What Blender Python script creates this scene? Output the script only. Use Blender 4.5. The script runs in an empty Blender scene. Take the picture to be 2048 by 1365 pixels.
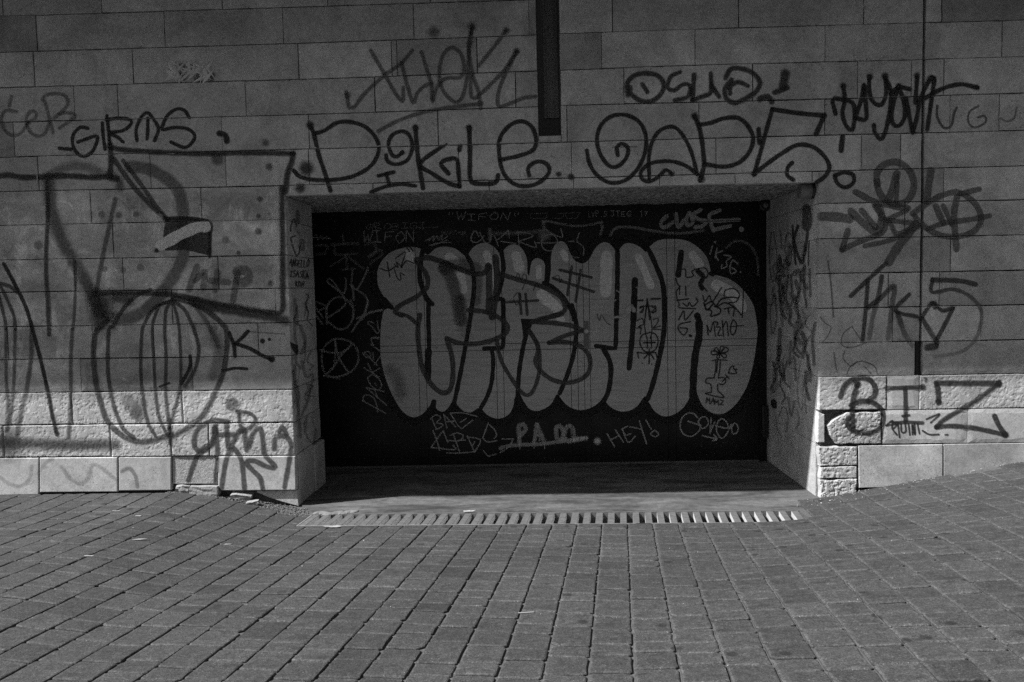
import bpy, bmesh, math, random
from mathutils import Vector, Matrix, noise
from mathutils.geometry import delaunay_2d_cdt

random.seed(7)
sc = bpy.context.scene
COL = sc.collection
PI = math.pi

# ------------------------------------------------------------------ camera
# world: X along the wall, Y into the wall (stone face at Y = 0), Z up (0 = floor of the doorway)
PITCH, YAW, ROLL = 0.0650584, 0.0273976, 0.0225250
CAM = Vector((0.0, -6.5, 1.775))
FPX, CX, CY = 1593.0, 1024.0, 682.5


def cam_rot():
    cp, sp = math.cos(PITCH), math.sin(PITCH)
    c, s = math.cos(YAW), math.sin(YAW)
    cr, sr = math.cos(ROLL), math.sin(ROLL)
    Rz = Matrix(((c, -s, 0), (s, c, 0), (0, 0, 1)))
    B = Matrix(((1, 0, 0), (0, 0, 1), (0, -1, 0)))
    Rx = Matrix(((1, 0, 0), (0, cp, sp), (0, -sp, cp)))
    Rr = Matrix(((cr, -sr, 0), (sr, cr, 0), (0, 0, 1)))
    return Rz @ B @ Rx @ Rr


SURVEY = cam_rot()
cam_data = bpy.data.cameras.new('camera')
cam = bpy.data.objects.new('camera', cam_data)
COL.objects.link(cam)
m = SURVEY
cam.matrix_world = Matrix(((m[0][0], -m[0][1], -m[0][2], CAM.x), (m[1][0], -m[1][1], -m[1][2], CAM.y),
                           (m[2][0], -m[2][1], -m[2][2], CAM.z), (0, 0, 0, 1)))
cam_data.sensor_width = 36.0
cam_data.lens = FPX / 2048 * 36
cam_data.clip_start = 0.05
cam_data.clip_end = 600
sc.camera = cam

# ------------------------------------------------------------------ light
SUN_DIR = Vector((3.1, 1.0, -3.65)).normalized()          # the way the light travels
SUN_STRENGTH = 5.0
SKY_STRENGTH = 0.112
EXPOSURE = 0.85
world = bpy.data.worlds.new('World')
sc.world = world
world.use_nodes = True
wn = world.node_tree
wn.nodes.clear()
sky = wn.nodes.new('ShaderNodeTexSky')
sky.sky_type = 'NISHITA'
sky.sun_disc = False
sky.sun_elevation = math.asin(-SUN_DIR.z)
sky.sun_rotation = math.atan2(-SUN_DIR.x, -SUN_DIR.y) % (2 * PI)
bw = wn.nodes.new('ShaderNodeRGBToBW')                   # black-and-white photograph: a neutral sky
bg = wn.nodes.new('ShaderNodeBackground')
bg.inputs['Strength'].default_value = SKY_STRENGTH
wo = wn.nodes.new('ShaderNodeOutputWorld')
wn.links.new(sky.outputs[0], bw.inputs[0])
wn.links.new(bw.outputs[0], bg.inputs['Color'])
wn.links.new(bg.outputs[0], wo.inputs['Surface'])
sun_data = bpy.data.lights.new('sun', 'SUN')
sun_data.energy = SUN_STRENGTH
sun_data.angle = math.radians(0.6)
sun_data.color = (1, 1, 1)
sun = bpy.data.objects.new('sun', sun_data)
COL.objects.link(sun)
sun.location = (-6, -4, 9)
sun.rotation_euler = SUN_DIR.to_track_quat('-Z', 'Y').to_euler()
sc.view_settings.view_transform = 'Standard'
sc.view_settings.look = 'None'
sc.view_settings.gamma = 1.0
sc.view_settings.exposure = EXPOSURE
sc.view_settings.use_curve_mapping = False
sc.render.engine = 'CYCLES'
sc.cycles.transparent_max_bounces = 24
sc.cycles.use_denoising = False
sc.cycles.max_bounces = 5
sc.cycles.diffuse_bounces = 4
sc.cycles.glossy_bounces = 2


# ------------------------------------------------------------------ survey helpers (photo measurement -> metres)
def ray(px, py):
    return SURVEY @ Vector(((px - CX) / FPX, (py - CY) / FPX, 1.0))


def on_wall(px, py, Y=0.0):
    v = ray(px, py)
    t = (Y - CAM.y) / v.y
    return Vector((CAM.x + t * v.x, Y, CAM.z + t * v.z))


def on_side(px, py, X):
    v = ray(px, py)
    t = (X - CAM.x) / v.x
    return Vector((X, CAM.y + t * v.y, CAM.z + t * v.z))


def on_floor(px, py, z=0.0):
    v = ray(px, py)
    t = (z - CAM.z) / v.z
    return Vector((CAM.x + t * v.x, CAM.y + t * v.y, z))


def sstep(a, b, x):
    t = max(0.0, min(1.0, (x - a) / (b - a)))
    return t * t * (3 - 2 * t)


def gz(X, Y):
    """height of the paving: it dips towards the doorway, climbs gently to the left and more to the right"""
    d = max(0.0, min(5.5, -0.45 - Y))
    z = 0.067 * (d * d / (d + 0.12) if d > 0 else 0)
    yy = max(-4.0, min(0.0, Y))
    z += 0.145 * sstep(-1.85, -3.1, X) * (1 + yy / 5.5)
    x0 = 2.25 + 0.6 * yy
    t = min(X, 7.0) - x0
    sp = 0.5 * (t + math.sqrt(t * t + 0.04)) - 0.01
    z += (0.172 + 0.032 * yy) * max(0.0, sp)
    return z


# ------------------------------------------------------------------ object helpers
def link(name, me, mat=None, parent=None):
    o = bpy.data.objects.new(name, me)
    COL.objects.link(o)
    if mat is not None and me is not None and not me.materials:
        for mm in (mat if isinstance(mat, (list, tuple)) else [mat]):
            me.materials.append(mm)
    if parent is not None:
        o.parent = parent
    return o


def mesh_from(name, verts, faces):
    me = bpy.data.meshes.new(name)
    me.from_pydata([tuple(v) for v in verts], [], faces)
    me.update()
    return me


def tag(o, label, cat=None, group=None, kind=None):
    if label:
        o['label'] = label
    if cat:
        o['category'] = cat
    if group:
        o['group'] = group
    if kind:
        o['kind'] = kind
    return o


def empty(name, loc=(0, 0, 0)):
    o = bpy.data.objects.new(name, None)
    o.empty_display_size = 0.2
    COL.objects.link(o)
    o.location = loc
    return o


def box_mesh(name, x0, x1, y0, y1, z0, z1, bev=0.0):
    bm = bmesh.new()
    bmesh.ops.create_cube(bm, size=1)
    for v in bm.verts:
        v.co = Vector((x0 if v.co.x < 0 else x1, y0 if v.co.y < 0 else y1, z0 if v.co.z < 0 else z1))
    if bev > 0:
        bmesh.ops.bevel(bm, geom=list(bm.edges), offset=bev, segments=1, affect='EDGES')
    me = bpy.data.meshes.new(name)
    bm.to_mesh(me)
    bm.free()
    return me


def box(name, x0, x1, y0, y1, z0, z1, mat, parent=None, bev=0.0):
    return link(name, box_mesh(name, x0, x1, y0, y1, z0, z1, bev), mat, parent)


# ------------------------------------------------------------------ materials
class NT:
    def __init__(self, name):
        self.mat = bpy.data.materials.new(name)
        self.mat.use_nodes = True
        self.t = self.mat.node_tree
        self.t.nodes.clear()
        self.out = self.n('ShaderNodeOutputMaterial')

    def n(self, typ, **kw):
        nd = self.t.nodes.new(typ)
        for k, v in kw.items():
            setattr(nd, k, v)
        return nd

    def l(self, a, b):
        self.t.links.new(a, b)

    def pos(self, scale=(1, 1, 1)):
        g = self.n('ShaderNodeNewGeometry')
        mp = self.n('ShaderNodeMapping')
        mp.inputs['Scale'].default_value = scale
        self.l(g.outputs['Position'], mp.inputs['Vector'])
        return mp.outputs[0]

    def noise(self, vec, scale, detail=4, rough=0.55, dist=0.0):
        nd = self.n('ShaderNodeTexNoise')
        nd.inputs['Scale'].default_value = scale
        nd.inputs['Detail'].default_value = detail
        nd.inputs['Roughness'].default_value = rough
        nd.inputs['Distortion'].default_value = dist
        self.l(vec, nd.inputs['Vector'])
        return nd.outputs[0]

    def mr(self, v, a, b, c, d, smooth=False):
        nd = self.n('ShaderNodeMapRange')
        if smooth:
            nd.interpolation_type = 'SMOOTHSTEP'
        for i, x in zip(('From Min', 'From Max', 'To Min', 'To Max'), (a, b, c, d)):
            if hasattr(x, 'is_output'):
                self.l(x, nd.inputs[i])
            else:
                nd.inputs[i].default_value = x
        self.l(v, nd.inputs['Value'])
        return nd.outputs[0]

    def m(self, op, a, b=None, clamp=False):
        nd = self.n('ShaderNodeMath', operation=op)
        nd.use_clamp = clamp
        for i, x in enumerate((a, b)):
            if x is None:
                continue
            if hasattr(x, 'is_output'):
                self.l(x, nd.inputs[i])
            else:
                nd.inputs[i].default_value = x
        return nd.outputs[0]

    def attr(self, name, typ='GEOMETRY'):
        nd = self.n('ShaderNodeAttribute', attribute_type=typ)
        nd.attribute_name = name
        return nd.outputs['Fac']

    def bsdf(self, col, rough=0.85, spec=0.25, bump=None, bstr=0.5, bdist=0.01, metal=0.0):
        p = self.n('ShaderNodeBsdfPrincipled')
        if hasattr(col, 'is_output'):
            self.l(col, p.inputs['Base Color'])
        else:
            p.inputs['Base Color'].default_value = (col, col, col, 1)
        if hasattr(rough, 'is_output'):
            self.l(rough, p.inputs['Roughness'])
        else:
            p.inputs['Roughness'].default_value = rough
        p.inputs['Specular IOR Level'].default_value = spec
        p.inputs['Metallic'].default_value = metal
        if bump is not None:
            b = self.n('ShaderNodeBump')
            if hasattr(bstr, 'is_output'):
                self.l(bstr, b.inputs['Strength'])
            else:
                b.inputs['Strength'].default_value = bstr
            b.inputs['Distance'].default_value = bdist
            self.l(bump, b.inputs['Height'])
            self.l(b.outputs[0], p.inputs['Normal'])
        return p

    def done(self, sh):
        self.l(sh.outputs[0], self.out.inputs['Surface'])
        return self.mat


def stone_relief(t, pos):
    a = t.noise(pos, 34, 5, 0.6, 0.6)
    b = t.noise(pos, 130, 4, 0.6)
    c = t.noise(pos, 14, 3, 0.5, 2.0)
    return t.m('ADD', t.m('MULTIPLY', a, 0.6), t.m('ADD', t.m('MULTIPLY', b, 0.4), t.m('MULTIPLY', c, 0.35)))


def make_stone():
    t = NT('limestone')
    pos = t.pos()
    tone = t.attr('tone', 'OBJECT')
    rel = t.attr('relief', 'OBJECT')
    stain = t.attr('stain', 'OBJECT')
    blotch = t.mr(t.noise(pos, 2.1, 5, 0.7, 0.6), 0.3, 0.7, 0.66, 1.2)
    fine = t.mr(t.noise(pos, 22, 5, 0.75), 0.3, 0.7, 0.80, 1.16)
    grain = t.mr(t.noise(pos, 120, 2, 0.7), 0.25, 0.75, 0.76, 1.2)
    # scratchy tool marks: thin wandering dark lines in patches
    band = t.m('ABSOLUTE', t.m('SUBTRACT', t.noise(t.pos((1, 1, 1.7)), 19, 5, 0.62, 1.9), 0.5))
    line = t.mr(band, 0.0, 0.02, 0.7, 0.0)
    patch = t.mr(t.noise(pos, 3.1, 3, 0.6), 0.42, 0.62, 0.0, 1.0)
    scr = t.m('SUBTRACT', 1.0, t.m('MULTIPLY', line, patch))
    # pits
    pit = t.mr(t.noise(pos, 62, 2, 0.5), 0.62, 0.70, 0.0, 0.6)
    pitm = t.mr(t.noise(pos, 5.0, 3, 0.5), 0.42, 0.6, 0.15, 1.0)
    pits = t.m('SUBTRACT', 1.0, t.m('MULTIPLY', pit, pitm))
    v = t.m('MULTIPLY', tone, blotch)
    for k in (fine, grain, scr, pits):
        v = t.m('MULTIPLY', v, k)
    # pale scrubbed smears over buffed-out paint
    s1 = t.mr(t.noise(t.pos((1, 1, 0.55)), 6.5, 7, 0.74, 0.5), 0.53, 0.66, 0.0, 0.30)
    s2 = t.mr(t.noise(t.pos((0.7, 1, 1.6)), 2.4, 6, 0.7), 0.35, 0.68, 0.62, 1.35)
    st = t.m('MULTIPLY', s1, stain)
    v2 = t.m('MULTIPLY', v, t.m('ADD', 1.0, t.m('MULTIPLY', t.m('SUBTRACT', s2, 1.0), stain)))
    v = t.m('ADD', v2, st)
    p = t.bsdf(v, 0.9, 0.2, stone_relief(t, pos), rel, 0.012)
    return t.done(p)


def make_paint(name, on_stone=True):
    """spray paint / marker: 'd' runs from 0 on the stroke's spine to 1 at its edge"""
    t = NT(name)
    pos = t.pos()
    d, al, so, to = (t.attr(k) for k in ('d', 'al', 'so', 'to'))
    wob = t.m('MULTIPLY', t.m('SUBTRACT', t.noise(pos, 160, 3, 0.7), 0.5), t.m('MULTIPLY', so, 0.9))
    dd = t.m('ADD', d, wob)
    fall = t.mr(dd, t.m('SUBTRACT', 1.0, so), 1.0, 1.0, 0.0, True)
    if on_stone:
        skip = t.mr(t.noise(pos, 75, 2, 0.5), 0.3, 0.62, 1.0, 0.72)
    else:
        skip = t.mr(t.noise(t.pos((0.3, 1, 6)), 9, 4, 0.6), 0.3, 0.7, 1.0, 0.8)
    a = t.m('MULTIPLY', t.m('MULTIPLY', fall, al), skip, True)
    col = t.m('MULTIPLY', to, t.mr(t.noise(pos, 30, 4, 0.6), 0.3, 0.7, 0.85, 1.15))
    if on_stone:
        p = t.bsdf(col, 0.75, 0.25)
    else:
        p = t.bsdf(col, 0.5, 0.35)
    tr = t.n('ShaderNodeBsdfTransparent')
    mx = t.n('ShaderNodeMixShader')
    t.l(a, mx.inputs[0])
    t.l(tr.outputs[0], mx.inputs[1])
    t.l(p.outputs[0], mx.inputs[2])
    return t.done(mx)


def make_fill():
    t = NT('roller_paint')
    streak = t.noise(t.pos((1.6, 1, 26)), 3.2, 5, 0.6)
    bl = t.noise(t.pos((1, 1, 1)), 1.4, 3, 0.5)
    band = t.mr(t.noise(t.pos((0.8, 1, 9)), 4.0, 3, 0.5), 0.5, 0.72, 1.0, 0.80)
    v = t.m('MULTIPLY', t.mr(streak, 0.3, 0.7, 0.86, 1.08), t.mr(bl, 0.3, 0.7, 0.9, 1.1))
    v = t.m('MULTIPLY', t.m('MULTIPLY', v, band), FILL_TONE)
    return t.done(t.bsdf(v, 0.55, 0.3))


def make_paver():
    t = NT('paver_concrete')
    pos = t.pos()
    tone = t.attr('tone')
    sp = t.mr(t.noise(pos, 95, 4, 0.85), 0.36, 0.64, 0.5, 1.6)
    lt = t.mr(t.noise(pos, 170, 1, 0.5), 0.63, 0.72, 0.0, 2.2)
    ltm = t.mr(t.noise(pos, 7, 4, 0.6), 0.4, 0.62, 0.25, 1.0)
    bl = t.mr(t.noise(pos, 26, 4, 0.75), 0.32, 0.68, 0.66, 1.32)
    big = t.mr(t.noise(pos, 0.9, 3, 0.5), 0.3, 0.7, 0.9, 1.1)
    sm = t.mr(t.noise(t.pos((1, 2.6, 1)), 5.0, 5, 0.65), 0.55, 0.70, 1.0, 0.62)
    v = t.m('MULTIPLY', tone, sp)
    for k in (bl, big, sm):
        v = t.m('MULTIPLY', v, k)
    v = t.m('MULTIPLY', v, t.m('ADD', 1.0, t.m('MULTIPLY', lt, ltm)))
    # dark gum and oil spots
    vo = t.n('ShaderNodeTexVoronoi')
    vo.voronoi_dimensions = '2D'
    vo.inputs['Scale'].default_value = 3.2
    vo.inputs['Randomness'].default_value = 1.0
    t.l(t.pos(), vo.inputs['Vector'])
    wob = t.m('ADD', vo.outputs['Distance'], t.m('MULTIPLY', t.m('SUBTRACT', t.noise(pos, 40, 3, 0.6), 0.5), 0.07))
    spot = t.mr(wob, 0.06, 0.10, 0.42, 1.0, True)
    gate = t.mr(t.noise(pos, 0.75, 2, 0.5), 0.50, 0.56, 0.0, 1.0)
    spot = t.m('SUBTRACT', 1.0, t.m('MULTIPLY', t.m('SUBTRACT', 1.0, spot), gate))
    v = t.m('MULTIPLY', v, spot)
    h = t.noise(pos, 90, 5, 0.75)
    return t.done(t.bsdf(v, 0.82, 0.35, h, 0.7, 0.008))


def make_plain(name, tone, var=0.15, scale=12, rough=0.85, spec=0.25, bump=0.3, bs=60, bd=0.006, metal=0.0, aniso=(1, 1, 1)):
    t = NT(name)
    pos = t.pos(aniso)
    v = t.m('MULTIPLY', t.mr(t.noise(pos, scale, 6, 0.65), 0.25, 0.75, 1 - var, 1 + var), tone)
    v = t.m('MULTIPLY', v, t.mr(t.noise(pos, scale * 9, 3, 0.6), 0.25, 0.75, 1 - var * 0.6, 1 + var * 0.6))
    return t.done(t.bsdf(v, rough, spec, t.noise(t.pos(), bs, 4, 0.6), bump, bd, metal))


def make_stucco():
    t = NT('rough_render')
    pos = t.pos()
    n1 = t.noise(pos, 34, 3, 0.75)
    v = t.m('MULTIPLY', t.mr(n1, 0.42, 0.54, 0.25, 1.15), t.mr(t.noise(pos, 3, 4, 0.6), 0.3, 0.7, 0.85, 1.12))
    v = t.m('MULTIPLY', v, 0.36)
    return t.done(t.bsdf(v, 0.95, 0.1, n1, 0.8, 0.012))


def make_slab():
    t = NT('worn_concrete')
    pos = t.pos()
    a = t.mr(t.noise(t.pos((0.6, 2.2, 1)), 2.6, 7, 0.68, 0.6), 0.34, 0.66, 0.32, 1.5)
    b = t.mr(t.noise(pos, 15, 6, 0.75), 0.3, 0.7, 0.65, 1.3)
    c = t.mr(t.noise(pos, 160, 3, 0.6), 0.3, 0.7, 0.85, 1.15)
    v = t.m('MULTIPLY', t.m('MULTIPLY', t.m('MULTIPLY', a, b), c), SLAB_TONE)
    return t.done(t.bsdf(v, 0.75, 0.3, t.noise(pos, 90, 4, 0.6), 0.35, 0.006))


def make_doorblack():
    t = NT('black_door_paint')
    pos = t.pos()
    a = t.mr(t.noise(t.pos((1, 1, 0.5)), 1.6, 5, 0.6), 0.3, 0.7, 0.6, 1.5)
    v = t.m('MULTIPLY', a, 0.009)
    sp = t.mr(t.noise(pos, 95, 1, 0.5), 0.735, 0.755, 0.0, 0.35)     # stray paint flecks
    gm = t.mr(t.noise(pos, 1.1, 2, 0.5), 0.48, 0.6, 0.0, 1.0)
    v = t.m('ADD', v, t.m('MULTIPLY', sp, gm))
    return t.done(t.bsdf(v, t.mr(t.noise(pos, 4, 4, 0.6), 0.3, 0.7, 0.25, 0.45), 0.3, t.noise(pos, 7, 3, 0.5), 0.05, 0.01))


FILL_TONE = 0.47
SLAB_TONE = 0.085
M_STONE = make_stone()
M_PAINT = make_paint('spray_paint', True)
M_MARK = make_paint('door_spray', False)
M_FILL = make_fill()
M_PAVER = make_paver()
M_SAND = make_plain('joint_sand', 0.085, 0.3, 30, bump=0.6, bs=200)
M_CORE = make_plain('dark_mortar', 0.09, 0.3, 20)
M_STUCCO = make_stucco()
M_SLAB = make_slab()
M_DOOR = make_doorblack()
M_STEEL = make_plain('galvanised_steel', 0.50, 0.2, 18, rough=0.5, spec=0.4, bump=0.15)
M_STEELDIRT = make_plain('dirty_steel', 0.105, 0.35, 22, rough=0.7, spec=0.3, bump=0.4, bs=120)
M_DARK = make_plain('channel_dark', 0.02, 0.3, 10)
M_PLASTIC = make_plain('grey_plastic', 0.16, 0.12, 8, rough=0.45, spec=0.4, bump=0.05)
M_BLACKP = make_plain('black_plastic', 0.015, 0.2, 8, rough=0.3, spec=0.5, bump=0.05)
M_RENDER = make_plain('plain_render', 0.38, 0.15, 3)
M_RUBBLE = make_plain('rubble_stone', 0.27, 0.2, 14, bump=0.7, bs=45, bd=0.01)
M_GRAVEL = make_plain('gravel', 0.13, 0.5, 40, bump=0.6)
M_PAPER = make_plain('pale_paper', 0.28, 0.06, 20, bump=0.1)
M_CHALK = make_plain('mortar_crumbs', 0.32, 0.15, 30)
M_KERB = make_plain('old_mortar', 0.16, 0.3, 20)
M_EDGE = make_plain('worn_edge_steel', 0.2, 0.3, 18, rough=0.6)
M_RELIEF = make_plain('pale_cement', 0.62, 0.1, 20)
M_BLIND = make_plain('window_board', 0.20, 0.10, 5, rough=0.6, bump=0.05)


def make_glass():
    t = NT('dark_glass')
    return t.done(t.bsdf(0.012, 0.08, 0.5))


M_GLASS = make_glass()

# ------------------------------------------------------------------ ground, one sheet out to the horizon
DR_ANG = -0.0236
dr_c, dr_s = math.cos(DR_ANG), math.sin(DR_ANG)
DR_O = Vector((0.10, -0.285, 0))                 # a point on the back edge of the drain


def dr_xy(u, v):                                  # drain frame -> world
    return DR_O.x + u * dr_c - v * dr_s, DR_O.y + u * dr_s + v * dr_c


def dr_uv(X, Y):
    dx, dy = X - DR_O.x, Y - DR_O.y
    return dx * dr_c + dy * dr_s, -dx * dr_s + dy * dr_c


DR_U0, DR_U1, DR_W = -1.93, 1.97, 0.312
SKEW = 0.09                                       # the drain's ends follow the paving


def build_ground():
    us = [-250, -60, -20, -11, -8, -6.5] + [-5.5 + 0.09 * i for i in range(123)] + [DR_U0 + 0.03, DR_U0 + 0.04, DR_U1 - 0.04, DR_U1 - 0.03, 6.5, 8, 9, 11, 20, 60, 250]
    us = sorted(set(us))
    vs = [-250, -60, -20, -10, -7, -6, -5.3] + [-4.8 + 0.09 * i for i in range(53)] + [-DR_W + 0.012, -DR_W + 0.022, -0.022, -0.012, 0.08, 0.15, 0.25, 0.35, 0.6, 1.6, 3, 60, 250]
    vs = sorted(set(v for v in vs if not (-DR_W - 0.02 < v < -DR_W + 0.011)))
    V, F = [], []
    for v in vs:
        for u in us:
            X, Y = dr_xy(u, v)
            z = gz(X, Y) - 0.0125
            if DR_U0 + 0.035 < u < DR_U1 - 0.035 and -DR_W + 0.015 < v < -0.015:
                z = -0.16
            V.append((X, Y, z))
    n = len(us)
    for j in range(len(vs) - 1):
        for i in range(n - 1):
            F.append((j * n + i, j * n + i + 1, (j + 1) * n + i + 1, (j + 1) * n + i))
    o = link('ground', mesh_from('ground', V, F), M_SAND)
    for p in o.data.polygons:
        p.use_smooth = False
    return tag(o, 'sandy bed showing in the joints of the paving', kind='structure')


build_ground()

# ------------------------------------------------------------------ the stone wall
wall = tag(empty('stone_wall'), 'graffiti covered wall of pale stone blocks around a garage doorway', 'wall', kind='thing')
JL, JR, LINTEL = -2.0, 2.305, 2.577
XG = on_wall(1845.5, 380).x                       # the vertical expansion joint
WX0, WX1 = on_wall(1074.5, 130).x, on_wall(1120, 130).x
WZ = on_wall(1098, 272).z

LINES = [
    None,
    [(0, 32.3), (566, 15.4)],
    [(0, 105), (567, 88), (1428, 57), (2048, 40)],
    [(0, 175.4), (620, 158.5), (1428, 129), (2048, 114)],
    [(0, 245), (620, 229), (1074, 214), (1123, 211), (1658, 198.5), (2046, 186)],
    [(0, 315), (620, 298), (1640, 271), (2040, 261)],
    [(0, 384), (560, 372), (1640, 343), (2040, 332)],
    [(0, 451), (560, 440), (1640, 407.7), (2040, 400)],
    [(0, 520), (560, 511), (1640, 478.5), (2040, 470)],
    [(0, 585), (560, 577), (1640, 548), (2040, 541)],
    [(0, 654), (560, 646), (1640, 617), (2040, 610.5)],
    [(0, 720), (575, 712), (1640, 686), (2040, 680)],
    [(0, 786), (575, 779), (1640, 754), (2040, 747.5)],
    [(0, 851), (580, 845.5), (1640, 821.5), (2040, 817)],
    [(0, 915.4), (585, 911.7), (1640, 890.8), (2040, 886)],
]
LW = [None if l is None else [(on_wall(*p).x, on_wall(*p).z) for p in l] for l in LINES]


def line_z(k, X):
    if k < 0:
        return 4.55
    if LW[k] is None:
        return 4.357
    l = LW[k]
    if X <= l[0][0]:
        return l[0][1]
    for (xa, za), (xb, zb) in zip(l, l[1:]):
        if X <= xb:
            return za + (zb - za) * (X - xa) / (xb - xa)
    return l[-1][1]


BLOCKS = []                                       # (x0, x1, z0, z1, y0, amp, seed) for laying paint on the stone


def rough_v(X, Z, seed):
    a = noise.noise(Vector((X * 38, Z * 40, seed)))
    b = noise.noise(Vector((X * 85, Z * 85, seed + 9)))
    c = noise.noise(Vector((X * 12, Z * 12, seed + 21)))
    return 1.25 * sstep(0.32, 1.05, 0.5 + 0.62 * a + 0.36 * b + 0.34 * c)


def wall_y(X, Z):
    for (x0, x1, z0, z1, y0, amp, seed) in BLOCKS:
        if x0 <= X <= x1 and z0 <= Z <= z1:
            return y0 + (amp * rough_v(X, Z, seed) - 0.0012 if amp else 0.0)
    return 0.002


def poly_slab(name, poly, y0, mat, parent, thick=0.065, bev=0.003, amp=0.0, step=0.0085, tone=0.5, relief=0.35, stain=0.0, jag=0.0):
    """a stone with the outline poly [(X, Z)...] (counter-clockwise seen from the camera), face at Y = y0"""
    seed = random.uniform(0, 90)
    cx = sum(p[0] for p in poly) / len(poly)
    cz = sum(p[1] for p in poly) / len(poly)

    def inset(p, d):
        v = Vector((cx - p[0], cz - p[1]))
        sx = d if v.x > 0 else -d
        sz = d if v.y > 0 else -d
        return (p[0] + sx * min(1, abs(v.x) / 0.02), p[1] + sz * min(1, abs(v.y) / 0.02))
    if amp == 0 and jag == 0:
        inner = [inset(p, bev) for p in poly]
        n = len(poly)
        V = [(p[0], y0, p[1]) for p in inner] + [(p[0], y0 + bev, p[1]) for p in poly] + [(p[0], y0 + thick, p[1]) for p in poly]
        F = [tuple(range(n))]
        for i in range(n):
            j = (i + 1) % n
            F.append((i, n + i, n + j, j))
            F.append((n + i, 2 * n + i, 2 * n + j, n + j))
        me = mesh_from(name, V, F)
    else:
        ring = []
        n = len(poly)
        for i in range(n):
            a, b = Vector(poly[i]), Vector(poly[(i + 1) % n])
            k = max(1, int((b - a).length / step))
            nr = Vector((b - a).yx).normalized()
            nr.y = -nr.y
            for q in range(k):
                p = a.lerp(b, q / k)
                w = jag * noise.noise(Vector((p.x * 14, p.y * 14, seed))) - jag * 0.3 if jag else 0
                ring.append((p.x - nr.x * w * -1, p.y - nr.y * w * -1))
        nb = len(ring)
        pts = [Vector(p) for p in ring]
        x0, x1 = min(p[0] for p in poly), max(p[0] for p in poly)
        z0, z1 = min(p[1] for p in poly), max(p[1] for p in poly)
        gx = x0 + step
        while gx < x1 - step * 0.6:
            gzz = z0 + step
            while gzz < z1 - step * 0.6:
                pts.append(Vector((gx + random.uniform(-.3, .3) * step, gzz + random.uniform(-.3, .3) * step)))
                gzz += step
            gx += step
        res = delaunay_2d_cdt(pts, [], [list(range(nb))], 1, 1e-5)
        vs, fs = res[0], res[2]
        orig = res[3]
        isb = [any(q < nb for q in o_) for o_ in orig]
        V, F = [], []
        for v, b in zip(vs, isb):
            y = y0 + amp * rough_v(v.x, v.y, seed)
            if b:
                y = y0 + amp * 0.5 + 0.004 + amp * 0.6 * rough_v(v.x, v.y, seed)
            V.append((v.x, y, v.y))
        for f in fs:
            a, b, c = (vs[i] for i in f[:3])
            cr = (b.x - a.x) * (c.y - a.y) - (b.y - a.y) * (c.x - a.x)
            F.append(tuple(f) if cr > 0 else tuple(reversed(f)))
        base = len(V)
        bmap = {}
        for i, o_ in enumerate(orig):
            for q in o_:
                if q < nb:
                    bmap[q] = i
        rim = [bmap[q] for q in range(nb) if q in bmap]
        for i in rim:
            V.append((V[i][0], y0 + thick, V[i][2]))
        r = len(rim)
        for i in range(r):
            j = (i + 1) % r
            F.append((rim[i], base + i, base + j, rim[j]))
        me = mesh_from(name, V, F)
    o = link(name, me, mat, parent)
    o['tone'] = tone
    o['relief'] = relief
    o['stain'] = stain
    BLOCKS.append((min(p[0] for p in poly), max(p[0] for p in poly), min(p[1] for p in poly), max(p[1] for p in poly), y0, amp, seed))
    return o


GAP = 0.0075


def quad(xa, xb, k0, k1=None, zb=None, zt=None):
    """outline between course lines k0 (top) and k1 (bottom)"""
    k1 = k0 + 1 if k1 is None else k1
    ga, gb, gc, gd = (random.choice([0.0012, 0.0026, 0.0036, 0.0042]) for _ in range(4))
    return [(xa + ga, (line_z(k1, xa) if zb is None else zb) + gb), (xb - gc, (line_z(k1, xb) if zb is None else zb) + gb),
            (xb - gc, (line_z(k0, xb) if zt is None else zt) - gd), (xa + ga, (line_z(k0, xa) if zt is None else zt) - gd)]


def jx(px, k):
    """world X of an upright joint seen at px in course k"""
    l = LINES[k] or [(0, -40)]
    py = sum(p[1] for p in l) / len(l) + 36
    return on_wall(px, py).x


JOINTS = {
    -1: [150, 420, 690, 900, 'W', 1300, 1560, 'G', 1980],
    0: [202, 444, 655, 860, 'W', 1330, 1600, 'G', 1935],
    1: [72, 329, 566, 827, 'W', 1225, 1478, 1728, 'G', 2095],
    2: [264, 596, 783, 794, 954, 'W', 1203, 1390, 1650.5, 'G', 2004],
    3: [147, 234, 490, 749, 'W', 1248, 1505.5, 1715, 1823, 'G', 2110],
    4: [25, 443, 617.5, 876, 'W', 1134, 1398.5, 1650, 'G', 1900, 1999],
    5: [75, 300, 450, 617, 917, 1143.5, 1432, 1723, 1801, 'G', 2080],
    6: [180, 401.5, 'O', 'G', 1888],
    7: [-20, 224.6, 374, 'O', 1810, 'G', 2100],
    8: [147.7, 244.6, 435.4, 'O', 'G', 1901],
    9: [100, 343, 'O', 1776.6, 'G', 2120],
    10: [14, 184.6, 307, 'O', 1785, 'G', 1961],
    11: [160, 384.6, 'O', 'G', 2090],
    12: [143, 364, 'O', 1774, 1838.8, 2130],
    13: [220, 341.5, 417, 'O', 1765, 1935],
}
XL, XR = -8.6, 7.6


def extend(xs, lo, hi):
    x = xs[0]
    while x > lo + 1.4:
        x -= random.uniform(0.75, 1.2)
        xs.insert(0, x)
    xs.insert(0, lo)
    x = xs[-1]
    while x < hi - 1.4:
        x += random.uniform(0.75, 1.2)
        xs.append(x)
    xs.append(hi)
    return xs


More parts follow.
